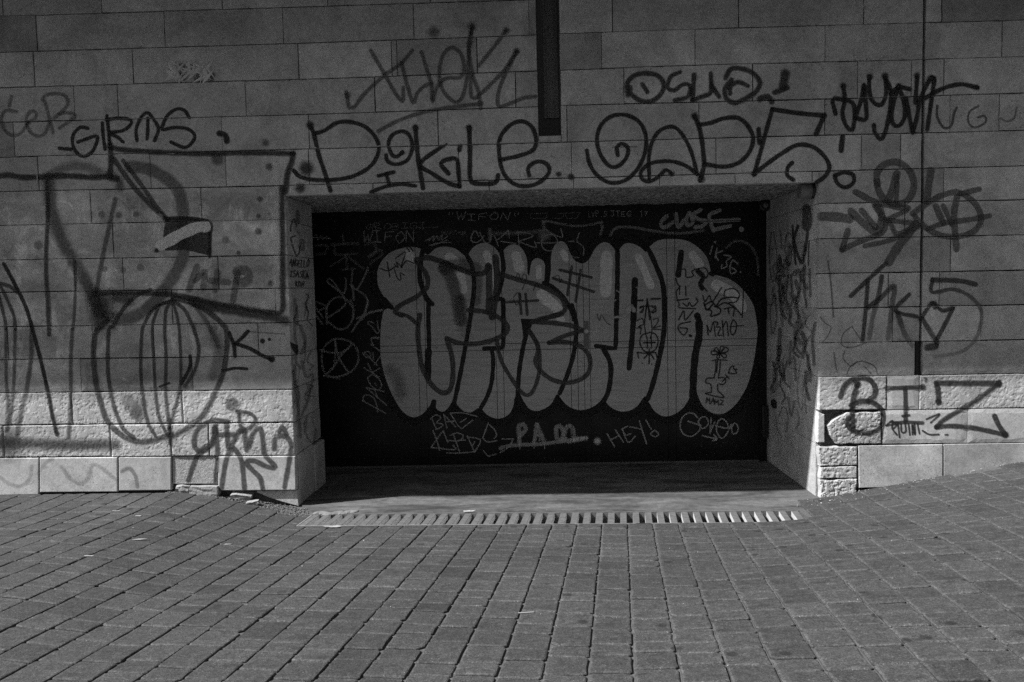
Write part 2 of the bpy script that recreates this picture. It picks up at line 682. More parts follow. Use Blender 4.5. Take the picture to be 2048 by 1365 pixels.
def style(k, xa, xb):
    """tone, relief, stain, rough amplitude of a block"""
    t = random.gauss(0.45, 0.055)
    rel, st, amp = 0.3, 0.0, 0.0
    mid = (xa + xb) / 2
    if k <= 4:
        t *= 0.94
    if mid < -1.9:
        if k in (6, 7, 8, 9, 10, 11):
            t, st = random.gauss(0.43, 0.04), 0.85
            rel = 0.2
            if xb > JL - 0.02 and k >= 10:
                t, st = 0.40, 0.2
        if k in (12, 13):
            t, amp, rel = random.gauss(0.50, 0.02), 0.0022, 0.22
    elif mid > 2.2:
        if k == 12 and not (xb - xa < 0.36 and xa > 2.6):
            t, amp, rel = 0.47, 0.0022, 0.22
        elif k >= 12:
            t, rel = 0.53, 0.12
    return max(0.15, t), rel, st, amp


for k in range(-1, 14):
    segs, cur = [], []
    for j in JOINTS[k]:
        if isinstance(j, str):
            segs.append((cur, j))
            cur = []
        else:
            cur.append(jx(j, k))
    segs.append((cur, None))
    # turn the markers into the free ends of each run of blocks
    runs = []
    left = None
    for xs, mk in segs:
        lo = left
        if mk == 'W':
            hi, nxt = WX0, WX1
        elif mk == 'O':
            hi, nxt = JL, JR
        elif mk == 'G':
            hi, nxt = XG - 0.009, XG + 0.009
        else:
            hi, nxt = None, None
        runs.append((list(xs), lo, hi))
        left = nxt
    for xs, lo, hi in runs:
        if lo is None and hi is None:
            xs = extend(xs or [0], XL, XR)
        elif lo is None:
            xs = extend(xs or [hi - 0.6], XL, XR)
            xs = [x for x in xs if x < hi - 0.05] + [hi]
        elif hi is None:
            xs = [x for x in extend(xs or [lo + 0.9], XL, XR) if x > lo + 0.05]
            xs.insert(0, lo)
        else:
            xs = [lo] + xs + [hi]
        for xa, xb in zip(xs, xs[1:]):
            t, rel, st, amp = style(k, xa, xb)
            if k == 13 and abs(xa - JR) < 0.01:
                continue                               # the broken corner is built below
            zt = zb = None
            if k == 4 and xa < (WX0 + WX1) / 2 < xb:
                continue
            y0 = random.uniform(-0.0012, 0.0016)
            if k == 11 and abs(xb - (XG - 0.009)) < 0.01:
                xb -= 0.035
            if k == 11 and abs(xa - (XG + 0.009)) < 0.01:
                xa += 0.01
            poly = quad(xa, xb, k)
            if k == 3 and abs(xb - WX0) < 0.02:
                pass
            infr = -5.2 < (xa + xb) / 2 < 4.9
            chip = 0.0035 if infr and not amp and random.random() < 0.6 else 0
            poly_slab('stone_block', poly, y0, M_STONE, wall, amp=amp if infr else 0, tone=t, relief=rel, stain=st,
                      jag=0.004 if amp and infr else chip, step=0.035 if chip else 0.0085)
# under the slit window: the course passes below its sill
xa, xb = jx(876, 4), WX0
poly_slab('stone_block', [(xa + .003, line_z(5, xa) + .003), (WX1 - .001, line_z(5, WX1) + .003), (WX1 - .001, WZ - .045), (WX0 - .002, WZ - .045), (WX0 - .002, line_z(4, WX0) - .003), (xa + .003, line_z(4, xa) - .003)],
          0.0, M_STONE, wall, tone=0.42)
xb = jx(1134, 4)
poly_slab('stone_block', [(WX1 + .003, line_z(5, WX1) + .003), (xb - .003, line_z(5, xb) + .003), (xb - .003, line_z(4, xb) - .003), (WX1 + .003, line_z(4, WX1) - .003)],
          0.001, M_STONE, wall, tone=0.45)
# thin slabs closing the lintel
lint = [JL] + [on_wall(p, 355).x for p in (745, 978, 1147, 1319, 1470, 1625)] + [JR]
for xa, xb in zip(lint, lint[1:]):
    poly_slab('lintel_slab', quad(xa, xb, 6, zb=LINTEL - GAP / 2), random.uniform(-.001, .002), M_STONE, wall, tone=random.gauss(0.47, .02), relief=0.25)
# the lowest course, left of the doorway, stepping down the slope


def P(*pts):
    return [tuple((on_wall(*p).x, on_wall(*p).z)) for p in pts]


left_base = [
    (P((-190, 995), (-72, 993), (-72, 917.5), (-190, 919)), 0, .52), (P((-70, 993), (77, 989.5), (77, 916), (-70, 917.5)), 0, .52), (P((80, 985), (235, 984), (234.5, 914.7), (79.5, 916)), -.002, .53),
    (P((237.5, 982), (342, 981), (342, 914.2), (237, 914.7)), 0.0, .50), (P((437, 981.5), (592, 980.5), (590.5, 912.6), (436.5, 913.5)), -.004, .53)]
for pl, y, t in left_base:
    poly_slab('stone_block', pl, y, M_STONE, wall, tone=t, relief=0.12, bev=0.006)
poly_slab('stone_block', P((344, 969), (435, 968.5), (435, 913.6), (343.5, 914.2)), 0.012, M_STONE, wall, tone=0.44, relief=0.7)
poly_slab('stone_block', P((512, 985.5), (537, 997), (566, 1006), (596, 1014), (592.5, 982.3), (512, 982.8)), 0.02, M_STONE, wall, tone=0.5, relief=0.2)
# right of the doorway: a broken corner and heavy quoins
poly_slab('stone_block', P((1635.5, 886), (1650, 886), (1650, 829.5), (1636.5, 824)), 0.004, M_STONE, wall, tone=0.55, relief=0.25, jag=0.003)
poly_slab('broken_stone', P((1672, 888.5), (1762.5, 887.5), (1762.5, 823.5), (1694, 825.5), (1668, 839), (1655, 852), (1658, 871)), -0.004, M_STONE, wall,
          tone=0.48, relief=0.45, amp=0.0045, jag=0.010)
poly_slab('quoin_stone', P((1640, 933), (1714.5, 930.5), (1714.5, 893), (1637, 894.5)), -0.004, M_STONE, wall, tone=0.5, relief=0.3, amp=0.004, jag=0.007)
poly_slab('quoin_stone', P((1640, 958), (1714.5, 956), (1714.5, 932.5), (1642, 935)), -0.004, M_STONE, wall, tone=0.5, relief=0.3, amp=0.004, jag=0.006)
poly_slab('quoin_stone', P((1638, 1012), (1712, 1006), (1714, 957.5), (1640, 960)), -0.010, M_STONE, wall, tone=0.5, relief=0.4, amp=0.008, jag=0.01)
poly_slab('stone_block', P((1718, 976), (1790, 974), (1884.5, 985), (1885, 889.5), (1717, 892)), -0.003, M_STONE, wall, tone=0.52, relief=0.08)
poly_slab('stone_block', P((1888, 985), (2100, 975), (2100, 886), (1887.5, 889)), 0.0, M_STONE, wall, tone=0.42, relief=0.12)
for a in (2102, 2260):
    poly_slab('stone_block', P((a, 985), (a + 156, 975), (a + 156, 883), (a, 886)), 0.001, M_STONE, wall, tone=0.46, relief=0.12)

# the doorway's sides
SIDE = []
for k in range(6, 15):
    zt = line_z(k, JL) if k > 6 else LINTEL
    zb = line_z(k + 1, JL) if k < 14 else -0.05
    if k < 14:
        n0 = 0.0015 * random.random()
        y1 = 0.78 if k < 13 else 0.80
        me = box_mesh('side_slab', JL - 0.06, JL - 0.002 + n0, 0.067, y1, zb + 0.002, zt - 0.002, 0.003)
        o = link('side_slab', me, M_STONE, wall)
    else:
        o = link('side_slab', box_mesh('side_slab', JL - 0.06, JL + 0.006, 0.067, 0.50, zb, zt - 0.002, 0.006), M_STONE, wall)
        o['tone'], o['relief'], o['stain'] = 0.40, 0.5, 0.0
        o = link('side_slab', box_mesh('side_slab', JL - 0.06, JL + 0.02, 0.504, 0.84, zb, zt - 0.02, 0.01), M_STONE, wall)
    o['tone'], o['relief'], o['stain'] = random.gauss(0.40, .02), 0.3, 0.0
    zt = line_z(k, JR) if k > 6 else LINTEL
    zb = line_z(k + 1, JR) if k < 14 else -0.05
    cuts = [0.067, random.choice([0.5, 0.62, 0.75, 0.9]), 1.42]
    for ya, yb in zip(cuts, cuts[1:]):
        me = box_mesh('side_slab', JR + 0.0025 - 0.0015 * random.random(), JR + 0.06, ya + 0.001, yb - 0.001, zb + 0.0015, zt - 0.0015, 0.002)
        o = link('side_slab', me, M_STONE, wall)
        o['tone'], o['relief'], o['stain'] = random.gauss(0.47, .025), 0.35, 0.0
# soffit of the doorway
nx, ny = 150, 50
V, F = [], []
for j in range(ny + 1):
    for i in range(nx + 1):
        X = JL - 0.36 + (JR - JL + 0.40) * i / nx
        Y = 0.066 + 1.5 * j / ny
        V.append((X, Y, LINTEL - 0.004 + 0.012 * noise.noise(Vector((X * 15, Y * 15, 3))) + 0.006))
for j in range(ny):
    for i in range(nx):
        a = j * (nx + 1) + i
        F.append((a, a + nx + 1, a + nx + 2, a + 1))
tag(link('soffit', mesh_from('soffit', V, F), M_STUCCO, wall), 'rough speckled render under the lintel')
# mortar core behind the stones
core = bmesh.new()


def cbox(x0, x1, y0, y1, z0, z1):
    r = bmesh.ops.create_cube(core, size=1)['verts']
    for v in r:
        v.co = Vector((x0 if v.co.x < 0 else x1, y0 if v.co.y < 0 else y1, z0 if v.co.z < 0 else z1))


cbox(XL, JL - 0.05, 0.055, 0.77, -0.5, 6.4)
cbox(XL, JL - 0.35, 0.77, 1.9, -0.5, 6.4)
cbox(JL - 0.355, JL - 0.051, 0.765, 1.9, LINTEL + 0.023, 6.4)
cbox(JR + 0.05, XR, 0.055, 1.9, -0.5, 6.4)
cbox(JL - 0.05, WX0 + 0.0005, 0.055, 1.9, LINTEL + 0.02, 6.4)
cbox(WX1 - 0.0005, JR + 0.05, 0.0555, 1.9, LINTEL + 0.021, 6.4)
cbox(WX0, WX1, 0.055, 1.9, LINTEL + 0.022, WZ - 0.003)
cbox(WX0, WX1, 0.30, 1.9, WZ - 0.003, 6.4)
me = bpy.data.meshes.new('mortar_core')
core.to_mesh(me)
core.free()
link('mortar_core', me, M_CORE, wall)
# black packing in the expansion joint
box('joint_filler', XG - 0.02, XG + 0.02, 0.048, 0.0545, 0.9, 4.6, M_BLACKP, wall)
# the slit window over the doorway
win = tag(box('window', WX0 + 0.001, WX0 + 0.028, 0.07, 0.13, WZ + 0.002, 4.55, M_BLACKP, wall), 'narrow slit window with a pale board behind dark glass')
box('frame', WX1 - 0.012, WX1 - 0.001, 0.0705, 0.1295, WZ + 0.002, 4.55, M_BLACKP, win)
box('frame', WX0 + 0.029, WX1 - 0.013, 0.0705, 0.1295, WZ + 0.002, WZ + 0.02, M_BLACKP, win)
box('pane', WX0 + 0.029, WX1 - 0.013, 0.105, 0.112, WZ + 0.021, 4.55, M_GLASS, win)
bzl = on_wall(1100, 232).z
bm = bmesh.new()
cols = []
for i in range(9):
    X = WX0 + 0.050 + (WX1 - 0.014 - WX0 - 0.050) * i / 8
    yy = 0.090 + 0.004 * math.sin(i * 1.1) + (0.007 if i < 2 else 0)
    cols.append([bm.verts.new((X + 0.003 * math.sin(z * 2.3 + i), yy + 0.003 * math.sin(z * 3 + i), z)) for z in [bzl + 0.17 * q for q in range(8)]])
for a, b in zip(cols, cols[1:]):
    for q in range(7):
        bm.faces.new((a[q], b[q], b[q + 1], a[q + 1]))
bmesh.ops.solidify(bm, geom=list(bm.faces), thickness=0.002)
me = bpy.data.meshes.new('board')
bm.to_mesh(me)
bm.free()
link('board', me, M_BLIND, win)
sill = box('sill', WX0 + 0.002, WX1 - 0.002, 0.001, 0.29, WZ - 0.042, WZ - 0.001, M_STONE, win, 0.003)
sill['tone'], sill['relief'], sill['stain'] = 0.46, 0.2, 0.0
# the storey that juts out over the street and throws the shade
OV_Z, OV_P = 4.56, 0.975
ov = box('overhanging_storey', XL - 14, XR + 14, -OV_P, 0.05, OV_Z, 9.0, M_RENDER)
tag(ov, 'jutting upper storey that shades the wall', kind='structure')
# unseen block added behind the camera to hold sky light off the wall
op = box('sky_blocker', -45, 45, -22, -13, -0.5, 12.5, M_RENDER)
tag(op, 'unseen block added across the street to cut the sky light', kind='structure')

# ------------------------------------------------------------------ graffiti
# strokes are noted in enlargements of the photograph: (left, top, magnification)
VIEW = {'a': (0, 0, 3.25), 'b': (560, 0, 3.25), 'c': (1040, 0, 3.25), 'd': (1428, 0, 3.25), 'e': (0, 300, 3.25), 'f': (0, 660, 3.25),
        'g': (1428, 360, 3.25), 'h': (1428, 660, 3.25),
        'A': (560, 340, 4.549), 'B': (860, 340, 4.549), 'C': (1160, 340, 4.096), 'D': (560, 600, 4.549), 'E': (860, 600, 4.549),
        'F': (1160, 600, 4.096), 'G': (560, 820, 3.724), 'p': (0, 0, 1.0)}
DOOR_Y = 1.43


def px(view, p):
    l, t, s = VIEW[view]
    return (l + p[0] / s, t + p[1] / s)


def spline(pts, step=4.0, closed=False):
    if len(pts) < 2:
        return [pts[0], (pts[0][0] + 0.01, pts[0][1])]
    if len(pts) == 2 and not closed:
        a, b = pts
        n = max(2, int(math.hypot(b[0] - a[0], b[1] - a[1]) / step))
        return [(a[0] + (b[0] - a[0]) * i / n, a[1] + (b[1] - a[1]) * i / n) for i in range(n + 1)]
    out = []
    n = len(pts)
    rng = range(n if closed else n - 1)
    for i in rng:
        if closed:
            p0, p1, p2, p3 = (pts[(i + q) % n] for q in (-1, 0, 1, 2))
        else:
            p1, p2 = pts[i], pts[i + 1]
            p0 = pts[i - 1] if i > 0 else (2 * p1[0] - p2[0], 2 * p1[1] - p2[1])
            p3 = pts[i + 2] if i + 2 < n else (2 * p2[0] - p1[0], 2 * p2[1] - p1[1])
        k = max(1, int(math.hypot(p2[0] - p1[0], p2[1] - p1[1]) / step))
        for q in range(k):
            t = q / k
            r = []
            for c in (0, 1):
                a = 2 * p1[c]
                b = p2[c] - p0[c]
                cc = 2 * p0[c] - 5 * p1[c] + 4 * p2[c] - p3[c]
                d = -p0[c] + 3 * p1[c] - 3 * p2[c] + p3[c]
                r.append(0.5 * (a + b * t + cc * t * t + d * t ** 3))
            out.append(tuple(r))
    if not closed:
        out.append(pts[-1])
    return out


class Tag:
    """collects the strokes of one piece of graffiti; the paint lies a hair in front of the surface"""
    layer = 0

    def __init__(self, surface):
        self.surface = surface
        self.V, self.F, self.A = [], [], []
        Tag.layer = (Tag.layer + 1) % 24
        self.lift = 0.0011 + 0.00003 * Tag.layer

    def put(self, x, y):
        s = self.surface
        if s == 'wall':
            p = on_wall(x, y)
            p.y = min(wall_y(p.x, p.z), 0.02) - self.lift
            return p
        if s == 'door':
            return on_wall(x, y, DOOR_Y - self.lift)
        if s == 'left':
            p = on_side(x, y, JL + self.lift + 0.001)
            return p
        if s == 'right':
            p = on_side(x, y, JR - self.lift)
            return p

    def stroke(self, view, w, pts, al=0.92, so=0.4, to=0.022, fade=0.0, smooth=True, taper=0.0, fade0=0.0):
        s = VIEW[view][2]
        P_ = [px(view, p) for p in pts]
        hw = w / s / 2 * (1 + so * 0.5)
        L = spline(P_, max(2.2, min(5.0, hw * 0.9))) if smooth or len(P_) < 3 else [q for a, b in zip(P_, P_[1:]) for q in spline([a, b], 4)]
        # drop doubles
        K = [L[0]]
        for p in L[1:]:
            if math.hypot(p[0] - K[-1][0], p[1] - K[-1][1]) > 0.05 or len(L) < 3:
                K.append(p)
        if len(K) < 2:
            K.append((K[0][0] + 0.3, K[0][1]))
        n = len(K)
        self.lift += 0.000008
        off = (-1, -0.55, 0, 0.55, 1)
        rows = []
        for i, p in enumerate(K):
            a, b = K[max(0, i - 1)], K[min(n - 1, i + 1)]
            dx, dy = b[0] - a[0], b[1] - a[1]
            q = math.hypot(dx, dy) or 1
            nx_, ny_ = -dy / q, dx / q
            t = i / (n - 1)
            h = hw * (1 - taper * t) * (1 + 0.06 * math.sin(i * 0.35 + len(self.V)))
            aa = al * (1 - fade * t) * (1 - fade0 * (1 - t))
            row = []
            for o in off:
                row.append(len(self.V))
                self.V.append(self.put(p[0] + nx_ * o * h, p[1] + ny_ * o * h))
                self.A.append((abs(o), aa, so, to))
            rows.append((row, p, (dx / q, dy / q), h, aa))
            self.lift += 0.000001
        for (r0, *_), (r1, *_) in zip(rows, rows[1:]):
            for c in range(4):
                self.F.append((r0[c], r0[c + 1], r1[c + 1], r1[c]))
        for (row, p, d, h, aa), sg in ((rows[0], -1), (rows[-1], 1)):      # round ends
            ring = []
            for q in range(9):
                th = -PI / 2 + PI * q / 8
                ex = d[0] * math.cos(th) * sg - d[1] * math.sin(th)
                ey = d[1] * math.cos(th) * sg + d[0] * math.sin(th)
                inner, outer = len(self.V), len(self.V) + 1
                self.V.append(self.put(p[0] + ex * h * .55, p[1] + ey * h * .55))
                self.V.append(self.put(p[0] + ex * h, p[1] + ey * h))
                self.A += [(0.55, aa, so, to), (1.0, aa, so, to)]
                ring.append((inner, outer))
            c = row[2]
            for (i0, o0), (i1, o1) in zip(ring, ring[1:]):
                self.F.append((i0, o0, o1, i1))
                self.F.append((c, i0, i1))
        return self

    def dot(self, view, x, y, w, **kw):
        return self.stroke(view, w, [(x, y), (x + 1.5, y + 1)], **kw)

    def fill(self, view, pts, al=0.9, to=0.02, smooth=True):
        P_ = [px(view, p) for p in pts]
        L = spline(P_, 4, True) if smooth else P_
        res = delaunay_2d_cdt([Vector(p) for p in L], [], [list(range(len(L)))], 1, 1e-4)
        b = len(self.V)
        self.lift += 0.00003
        for v in res[0]:
            self.V.append(self.put(v.x, v.y))
            self.A.append((0.0, al, 0.2, to))
        for f in res[2]:
            self.F.append(tuple(b + i for i in f))
        return self

    def text(self, view, s, x, y, w, h, lw, ux=(1, 0), **kw):
        """hand lettering: cap height h, total width w, baseline start (x, y), baseline direction ux"""
        vx = (-ux[1], ux[0])
        n = len(s)
        cw = w / n
        for i, ch in enumerate(s):
            jit = random.uniform(-.16, .2)
            jy, js = random.uniform(-.1, .1), random.uniform(.85, 1.2)
            for poly in FONT.get(ch, []):
                pts = []
                for (gx, gy) in poly:
                    lx = (i + 0.08 + gx * 0.8 + jit * gy) * cw
                    ly = -(gy * js + jy + random.uniform(-.06, .06)) * h
                    pts.append((x + ux[0] * lx + vx[0] * ly, y + ux[1] * lx + vx[1] * ly))
                self.stroke(view, lw, pts, smooth=ch in 'OCGSJDPRBQU0369', **kw)
        return self

    def build(self, name, parent, label=None, mat=None, grooves=None):
        me = mesh_from(name, self.V, self.F)
        for nm, c in (('d', 0), ('al', 1), ('so', 2), ('to', 3)):
            at = me.attributes.new(nm, 'FLOAT', 'POINT')
            at.data.foreach_set('value', [float(a[c]) for a in self.A])
        if grooves:
            cut(me, grooves)
        elif self.surface == 'wall':
            cut_courses(me)
        o = link(name, me, mat or (M_MARK if self.surface == 'door' else M_PAINT), parent)
        if label:
            o['label'] = label
        return o


def cut_courses(me):
    """paint does not bridge the open bed joints"""
    bm = bmesh.new()
    bm.from_mesh(me)
    xs = [v.co.x for v in bm.verts]
    zs = [v.co.z for v in bm.verts]
    x0, x1, z0, z1 = min(xs), max(xs), min(zs), max(zs)
    h = GAP * 0.42
    for l in LW:
        if l is None:
            continue
        pts = [(-9.0, l[0][1])] + l + [(8.0, l[-1][1])]
        for (xa, za), (xb, zb) in zip(pts, pts[1:]):
            lo, hi = max(xa, x0), min(xb, x1)
            if hi - lo < 1e-4 or max(za, zb) < z0 or min(za, zb) > z1:
                continue
            nrm = Vector((-(zb - za), 0, xb - xa)).normalized()
            for q in (-h, h):
                bmesh.ops.bisect_plane(bm, geom=bm.verts[:] + bm.edges[:] + bm.faces[:], plane_co=Vector((xa, 0, za)) + nrm * q, plane_no=nrm, dist=1e-6)
            kill = []
            for f in bm.faces:
                c = f.calc_center_median()
                if xa <= c.x <= xb and abs(nrm.dot(Vector((c.x - xa, 0, c.z - za)))) < h * 0.98:
                    kill.append(f)
            bmesh.ops.delete(bm, geom=kill, context='FACES')
    bm.to_mesh(me)
    bm.free()


def cut(me, grooves):
    """leave the door's grooves free of paint"""
    bm = bmesh.new()
    bm.from_mesh(me)
    xs = [v.co.x for v in bm.verts]
    zs = [v.co.z for v in bm.verts]
    bx = (min(xs), max(xs), min(zs), max(zs))
    for ax, c, h in grooves:
        lo, hi = (bx[0], bx[1]) if ax == 0 else (bx[2], bx[3])
        if not lo < c < hi:
            continue
        nrm = Vector((1, 0, 0)) if ax == 0 else Vector((0, 0, 1))
        for q in (c - h, c + h):
            bmesh.ops.bisect_plane(bm, geom=bm.verts[:] + bm.edges[:] + bm.faces[:], plane_co=nrm * q, plane_no=nrm, dist=1e-6)
        kill = [f for f in bm.faces if abs((f.calc_center_median().x if ax == 0 else f.calc_center_median().z) - c) < h * 0.98]
        bmesh.ops.delete(bm, geom=kill, context='FACES')
    bm.to_mesh(me)
    bm.free()


FONT = {
    'A': [[(0, 0), (.5, 1), (1, 0)], [(.2, .4), (.8, .4)]],
    'B': [[(0, 0), (0, 1), (.7, .9), (.8, .7), (.1, .5), (.9, .4), (.9, .1), (0, 0)]],
    'C': [[(1, .85), (.6, 1), (.1, .75), (0, .4), (.3, .05), (.9, .1)]],
    'D': [[(.05, 1), (.1, 0)], [(0, 1), (.8, .85), (1, .5), (.7, .1), (.05, 0)]],
    'E': [[(.9, 1), (0, 1), (0, 0), (.95, 0)], [(0, .5), (.7, .52)]],
    'F': [[(1, 1), (.1, 1), (.05, 0)], [(.08, .5), (.8, .55)]],
    'G': [[(.95, .85), (.5, 1), (.08, .7), (.05, .3), (.45, 0), (.95, .15), (.95, .45), (.5, .45)]],
    'H': [[(0, 1), (0, 0)], [(.95, 1), (.95, 0)], [(0, .5), (.95, .5)]],
    'I': [[(.1, 1), (.9, 1)], [(.5, 1), (.5, 0)], [(.1, 0), (.9, 0)]],
    'J': [[(.2, 1), (1, 1)], [(.7, 1), (.7, .2), (.4, 0), (.1, .2)]],
    'K': [[(.1, 1), (.1, 0)], [(1, 1), (.1, .45), (1, 0)]],
    'L': [[(.1, 1), (.1, 0), (.9, 0)]],
    'M': [[(0, 0), (.1, 1), (.5, .3), (.9, 1), (1, 0)]],
    'N': [[(0, 0), (.1, 1), (.85, 0), (.95, 1)]],
    'O': [[(.5, 1), (.08, .7), (.08, .3), (.5, 0), (.92, .3), (.92, .7), (.5, 1)]],
    'P': [[(.1, 0), (.1, 1), (.8, .95), (.9, .65), (.1, .48)]],
    'R': [[(.1, 0), (.1, 1), (.8, .95), (.85, .65), (.15, .5), (.95, 0)]],
    'S': [[(.95, .9), (.5, 1), (.1, .8), (.3, .55), (.8, .42), (.85, .12), (.4, 0), (.05, .12)]],
    'T': [[(0, 1), (1, 1)], [(.5, 1), (.5, 0)]],
    'W': [[(0, 1), (.25, 0), (.5, .75), (.75, 0), (1, 1)]],
    'X': [[(0, 1), (1, 0)], [(1, 1), (0, 0)]],
    'Y': [[(0, 1), (.5, .5), (1, 1)], [(.5, .5), (.45, 0)]],
    'Z': [[(0, 1), (1, 1), (0, 0), (1, 0)]],
    'U': [[(0, 1), (.1, .2), (.5, 0), (.9, .2), (1, 1)]],
    '1': [[(.2, .8), (.5, 1), (.5, 0)]], '7': [[(0, 1), (1, 1), (.4, 0)], [(.3, .5), (.8, .5)]],
    '"': [[(.3, 1), (.3, .7)], [(.7, 1), (.7, .7)]], '.': [[(.4, .05), (.55, .05)]], '/': [[(.1, 0), (.9, 1)]], '+': [[(0, .5), (1, .5)], [(.5, 1), (.5, 0)]],
}
K = dict(al=0.96, so=0.46, to=0.012)              # fresh black spray
G1 = dict(al=0.62, so=0.6, to=0.05)               # thin grey spray

# --- left of the doorway
t = Tag('wall')
for q in ([(75, 630), (62, 690)], [(110, 730), (40, 720), (10, 770), (20, 830), (60, 875), (110, 880), (150, 850), (180, 800)],
          [(180, 800), (230, 770), (235, 735), (200, 725), (170, 780), (190, 850), (240, 885), (290, 870), (320, 800)],
          [(290, 660), (320, 760), (345, 865)], [(275, 650), (300, 620), (370, 610), (430, 630), (440, 680), (400, 730), (350, 770)],
          [(380, 745), (440, 735), (490, 750), (450, 790), (385, 835)]):
    t.stroke('a', 25, q, al=.5, so=.6, to=.04)
t.build('graffiti_tag', wall, 'faint grey sprayed letters at the far left of the wall')
t = Tag('wall')
for q in ([(385, 965), (460, 972)], [(570, 835), (520, 830), (475, 880), (475, 950), (510, 1005), (560, 1015), (610, 970), (632, 888), (560, 905), (505, 925)],
          [(665, 800), (670, 880), (682, 970)], [(695, 755), (705, 850), (715, 960)], [(690, 780), (760, 770), (830, 775), (855, 800), (800, 850), (705, 865), (760, 890), (800, 925)],
          [(890, 915), (885, 840), (920, 760), (960, 735), (1000, 780), (1030, 840), (1005, 915)], [(960, 770), (960, 850), (955, 905)],
          [(1230, 765), (1200, 720), (1150, 710), (1090, 750), (1060, 810), (1055, 845), (1130, 830), (1220, 840), (1265, 880), (1250, 925), (1200, 960), (1110, 925)]):
    t.stroke('a', 24, q, **K)
t.build('graffiti_tag', wall, 'black handwritten tag reading GIRMS')
t = Tag('wall')
t.stroke('a', 40, [(1425, 868), (1465, 880), (1475, 918)], **K)
t.build('paint_spot', wall)
t = Tag('wall')
t.dot('a', 1725, 930, 50, al=.6, so=.8, to=.03)
t.build('paint_spot', wall)

t = Tag('wall')
kk = dict(al=.88, so=.7, to=.02)
t.stroke('a', 40, [(715, 940), (722, 1040), (715, 1140)], **kk)
t.stroke('a', 38, [(715, 958), (800, 975), (1000, 990), (1300, 1000), (1600, 995), (1905, 1000)], **kk)
t.stroke('a', 42, [(1905, 1000), (1895, 1060), (1870, 1130), (1855, 1250)], **kk)
t.stroke('a', 40, [(-20, 1150), (60, 1140), (150, 1155), (300, 1150), (450, 1145), (600, 1155), (700, 1150), (760, 1165)], **kk)
t.stroke('e', 30, [(305, 180), (312, 400), (300, 700), (305, 900), (320, 1200)], al=.78, so=.6, to=.025)
t.stroke('e', 90, [(315, 190), (330, 350), (360, 480), (420, 620), (500, 760), (600, 940), (650, 1050)], al=.66, so=.75, to=.035)
t.stroke('e', 70, [(340, 160), (430, 115), (540, 105), (650, 145)], al=.45, so=.85, to=.035)
t.stroke('e', 60, [(700, 165), (770, 195), (780, 245)], al=.6, so=.8, to=.03)
t.stroke('e', 82, [(850, 110), (960, 125), (1080, 185), (1160, 270), (1190, 400), (1192, 560), (1190, 680), (1140, 800), (1060, 920), (980, 1010), (880, 1080), (780, 1100), (690, 1085)], al=.58, so=.5, to=.045)
t.stroke('e', 34, [(740, 60), (860, 230), (980, 360), (1085, 460)], al=.75, so=.5, to=.03)
t.stroke('e', 30, [(800, 70), (920, 230), (1010, 360), (1085, 450)], al=.7, so=.5, to=.03)
t.stroke('e', 32, [(750, 320), (720, 450), (680, 640), (650, 780), (630, 910)], al=.6, so=.6, to=.04)
t.fill('e', [(1075, 450), (1230, 440), (1365, 470), (1370, 690), (1210, 650), (1075, 655), (1060, 560)], al=.85, smooth=False)
t.stroke('e', 24, [(1080, 445), (1230, 445), (1362, 472), (1366, 560), (1362, 694)], al=.9, so=.5, to=.018)
t.lift += 0.0022
t.stroke('e', 50, [(1035, 440), (1030, 520), (1000, 625)], al=.4, so=.8, to=.6)
t.stroke('e', 74, [(1045, 622), (1100, 592), (1180, 547), (1280, 505), (1335, 500)], al=.95, so=.2, to=.62)
t.dot('e', 1018, 655, 30, al=.9, so=.5, to=.02)
t.stroke('e', 38, [(615, 935), (760, 928), (900, 930), (1100, 940), (1250, 965), (1400, 1000), (1600, 1030), (1790, 1060), (1836, 1035), (1838, 900), (1836, 600), (1830, 250)], al=.85, so=.65, to=.022)
t.stroke('e', 60, [(1250, 985), (1400, 1030), (1600, 1060), (1800, 1095), (1858, 1112)], al=.8, so=.75, to=.022)
t.stroke('e', 46, [(1790, 60), (1797, 300), (1797, 600), (1790, 900), (1765, 1008), (1590, 1000)], al=.5, so=.85, to=.62)
t.stroke('e', 130, [(620, 965), (680, 1000), (640, 1090), (650, 1120)], al=.72, so=.9, to=.022)
t.stroke('e', 70, [(750, 960), (840, 975)], al=.7, so=.9, to=.02)
t.stroke('f', 80, [(-30, 720), (200, 735), (450, 742), (745, 742)], al=.75, so=.9, to=.025)
t.dot('f', 40, 740, 210, al=.65, so=.97, to=.025)
t.stroke('f', 90, [(830, 460), (885, 540)], al=.45, so=.45, to=.1)
t.stroke('f', 80, [(915, 470), (885, 545)], al=.4, so=.45, to=.1)
t.build('graffiti_mural', wall, 'dark sprayed outline of a large figure holding a board')

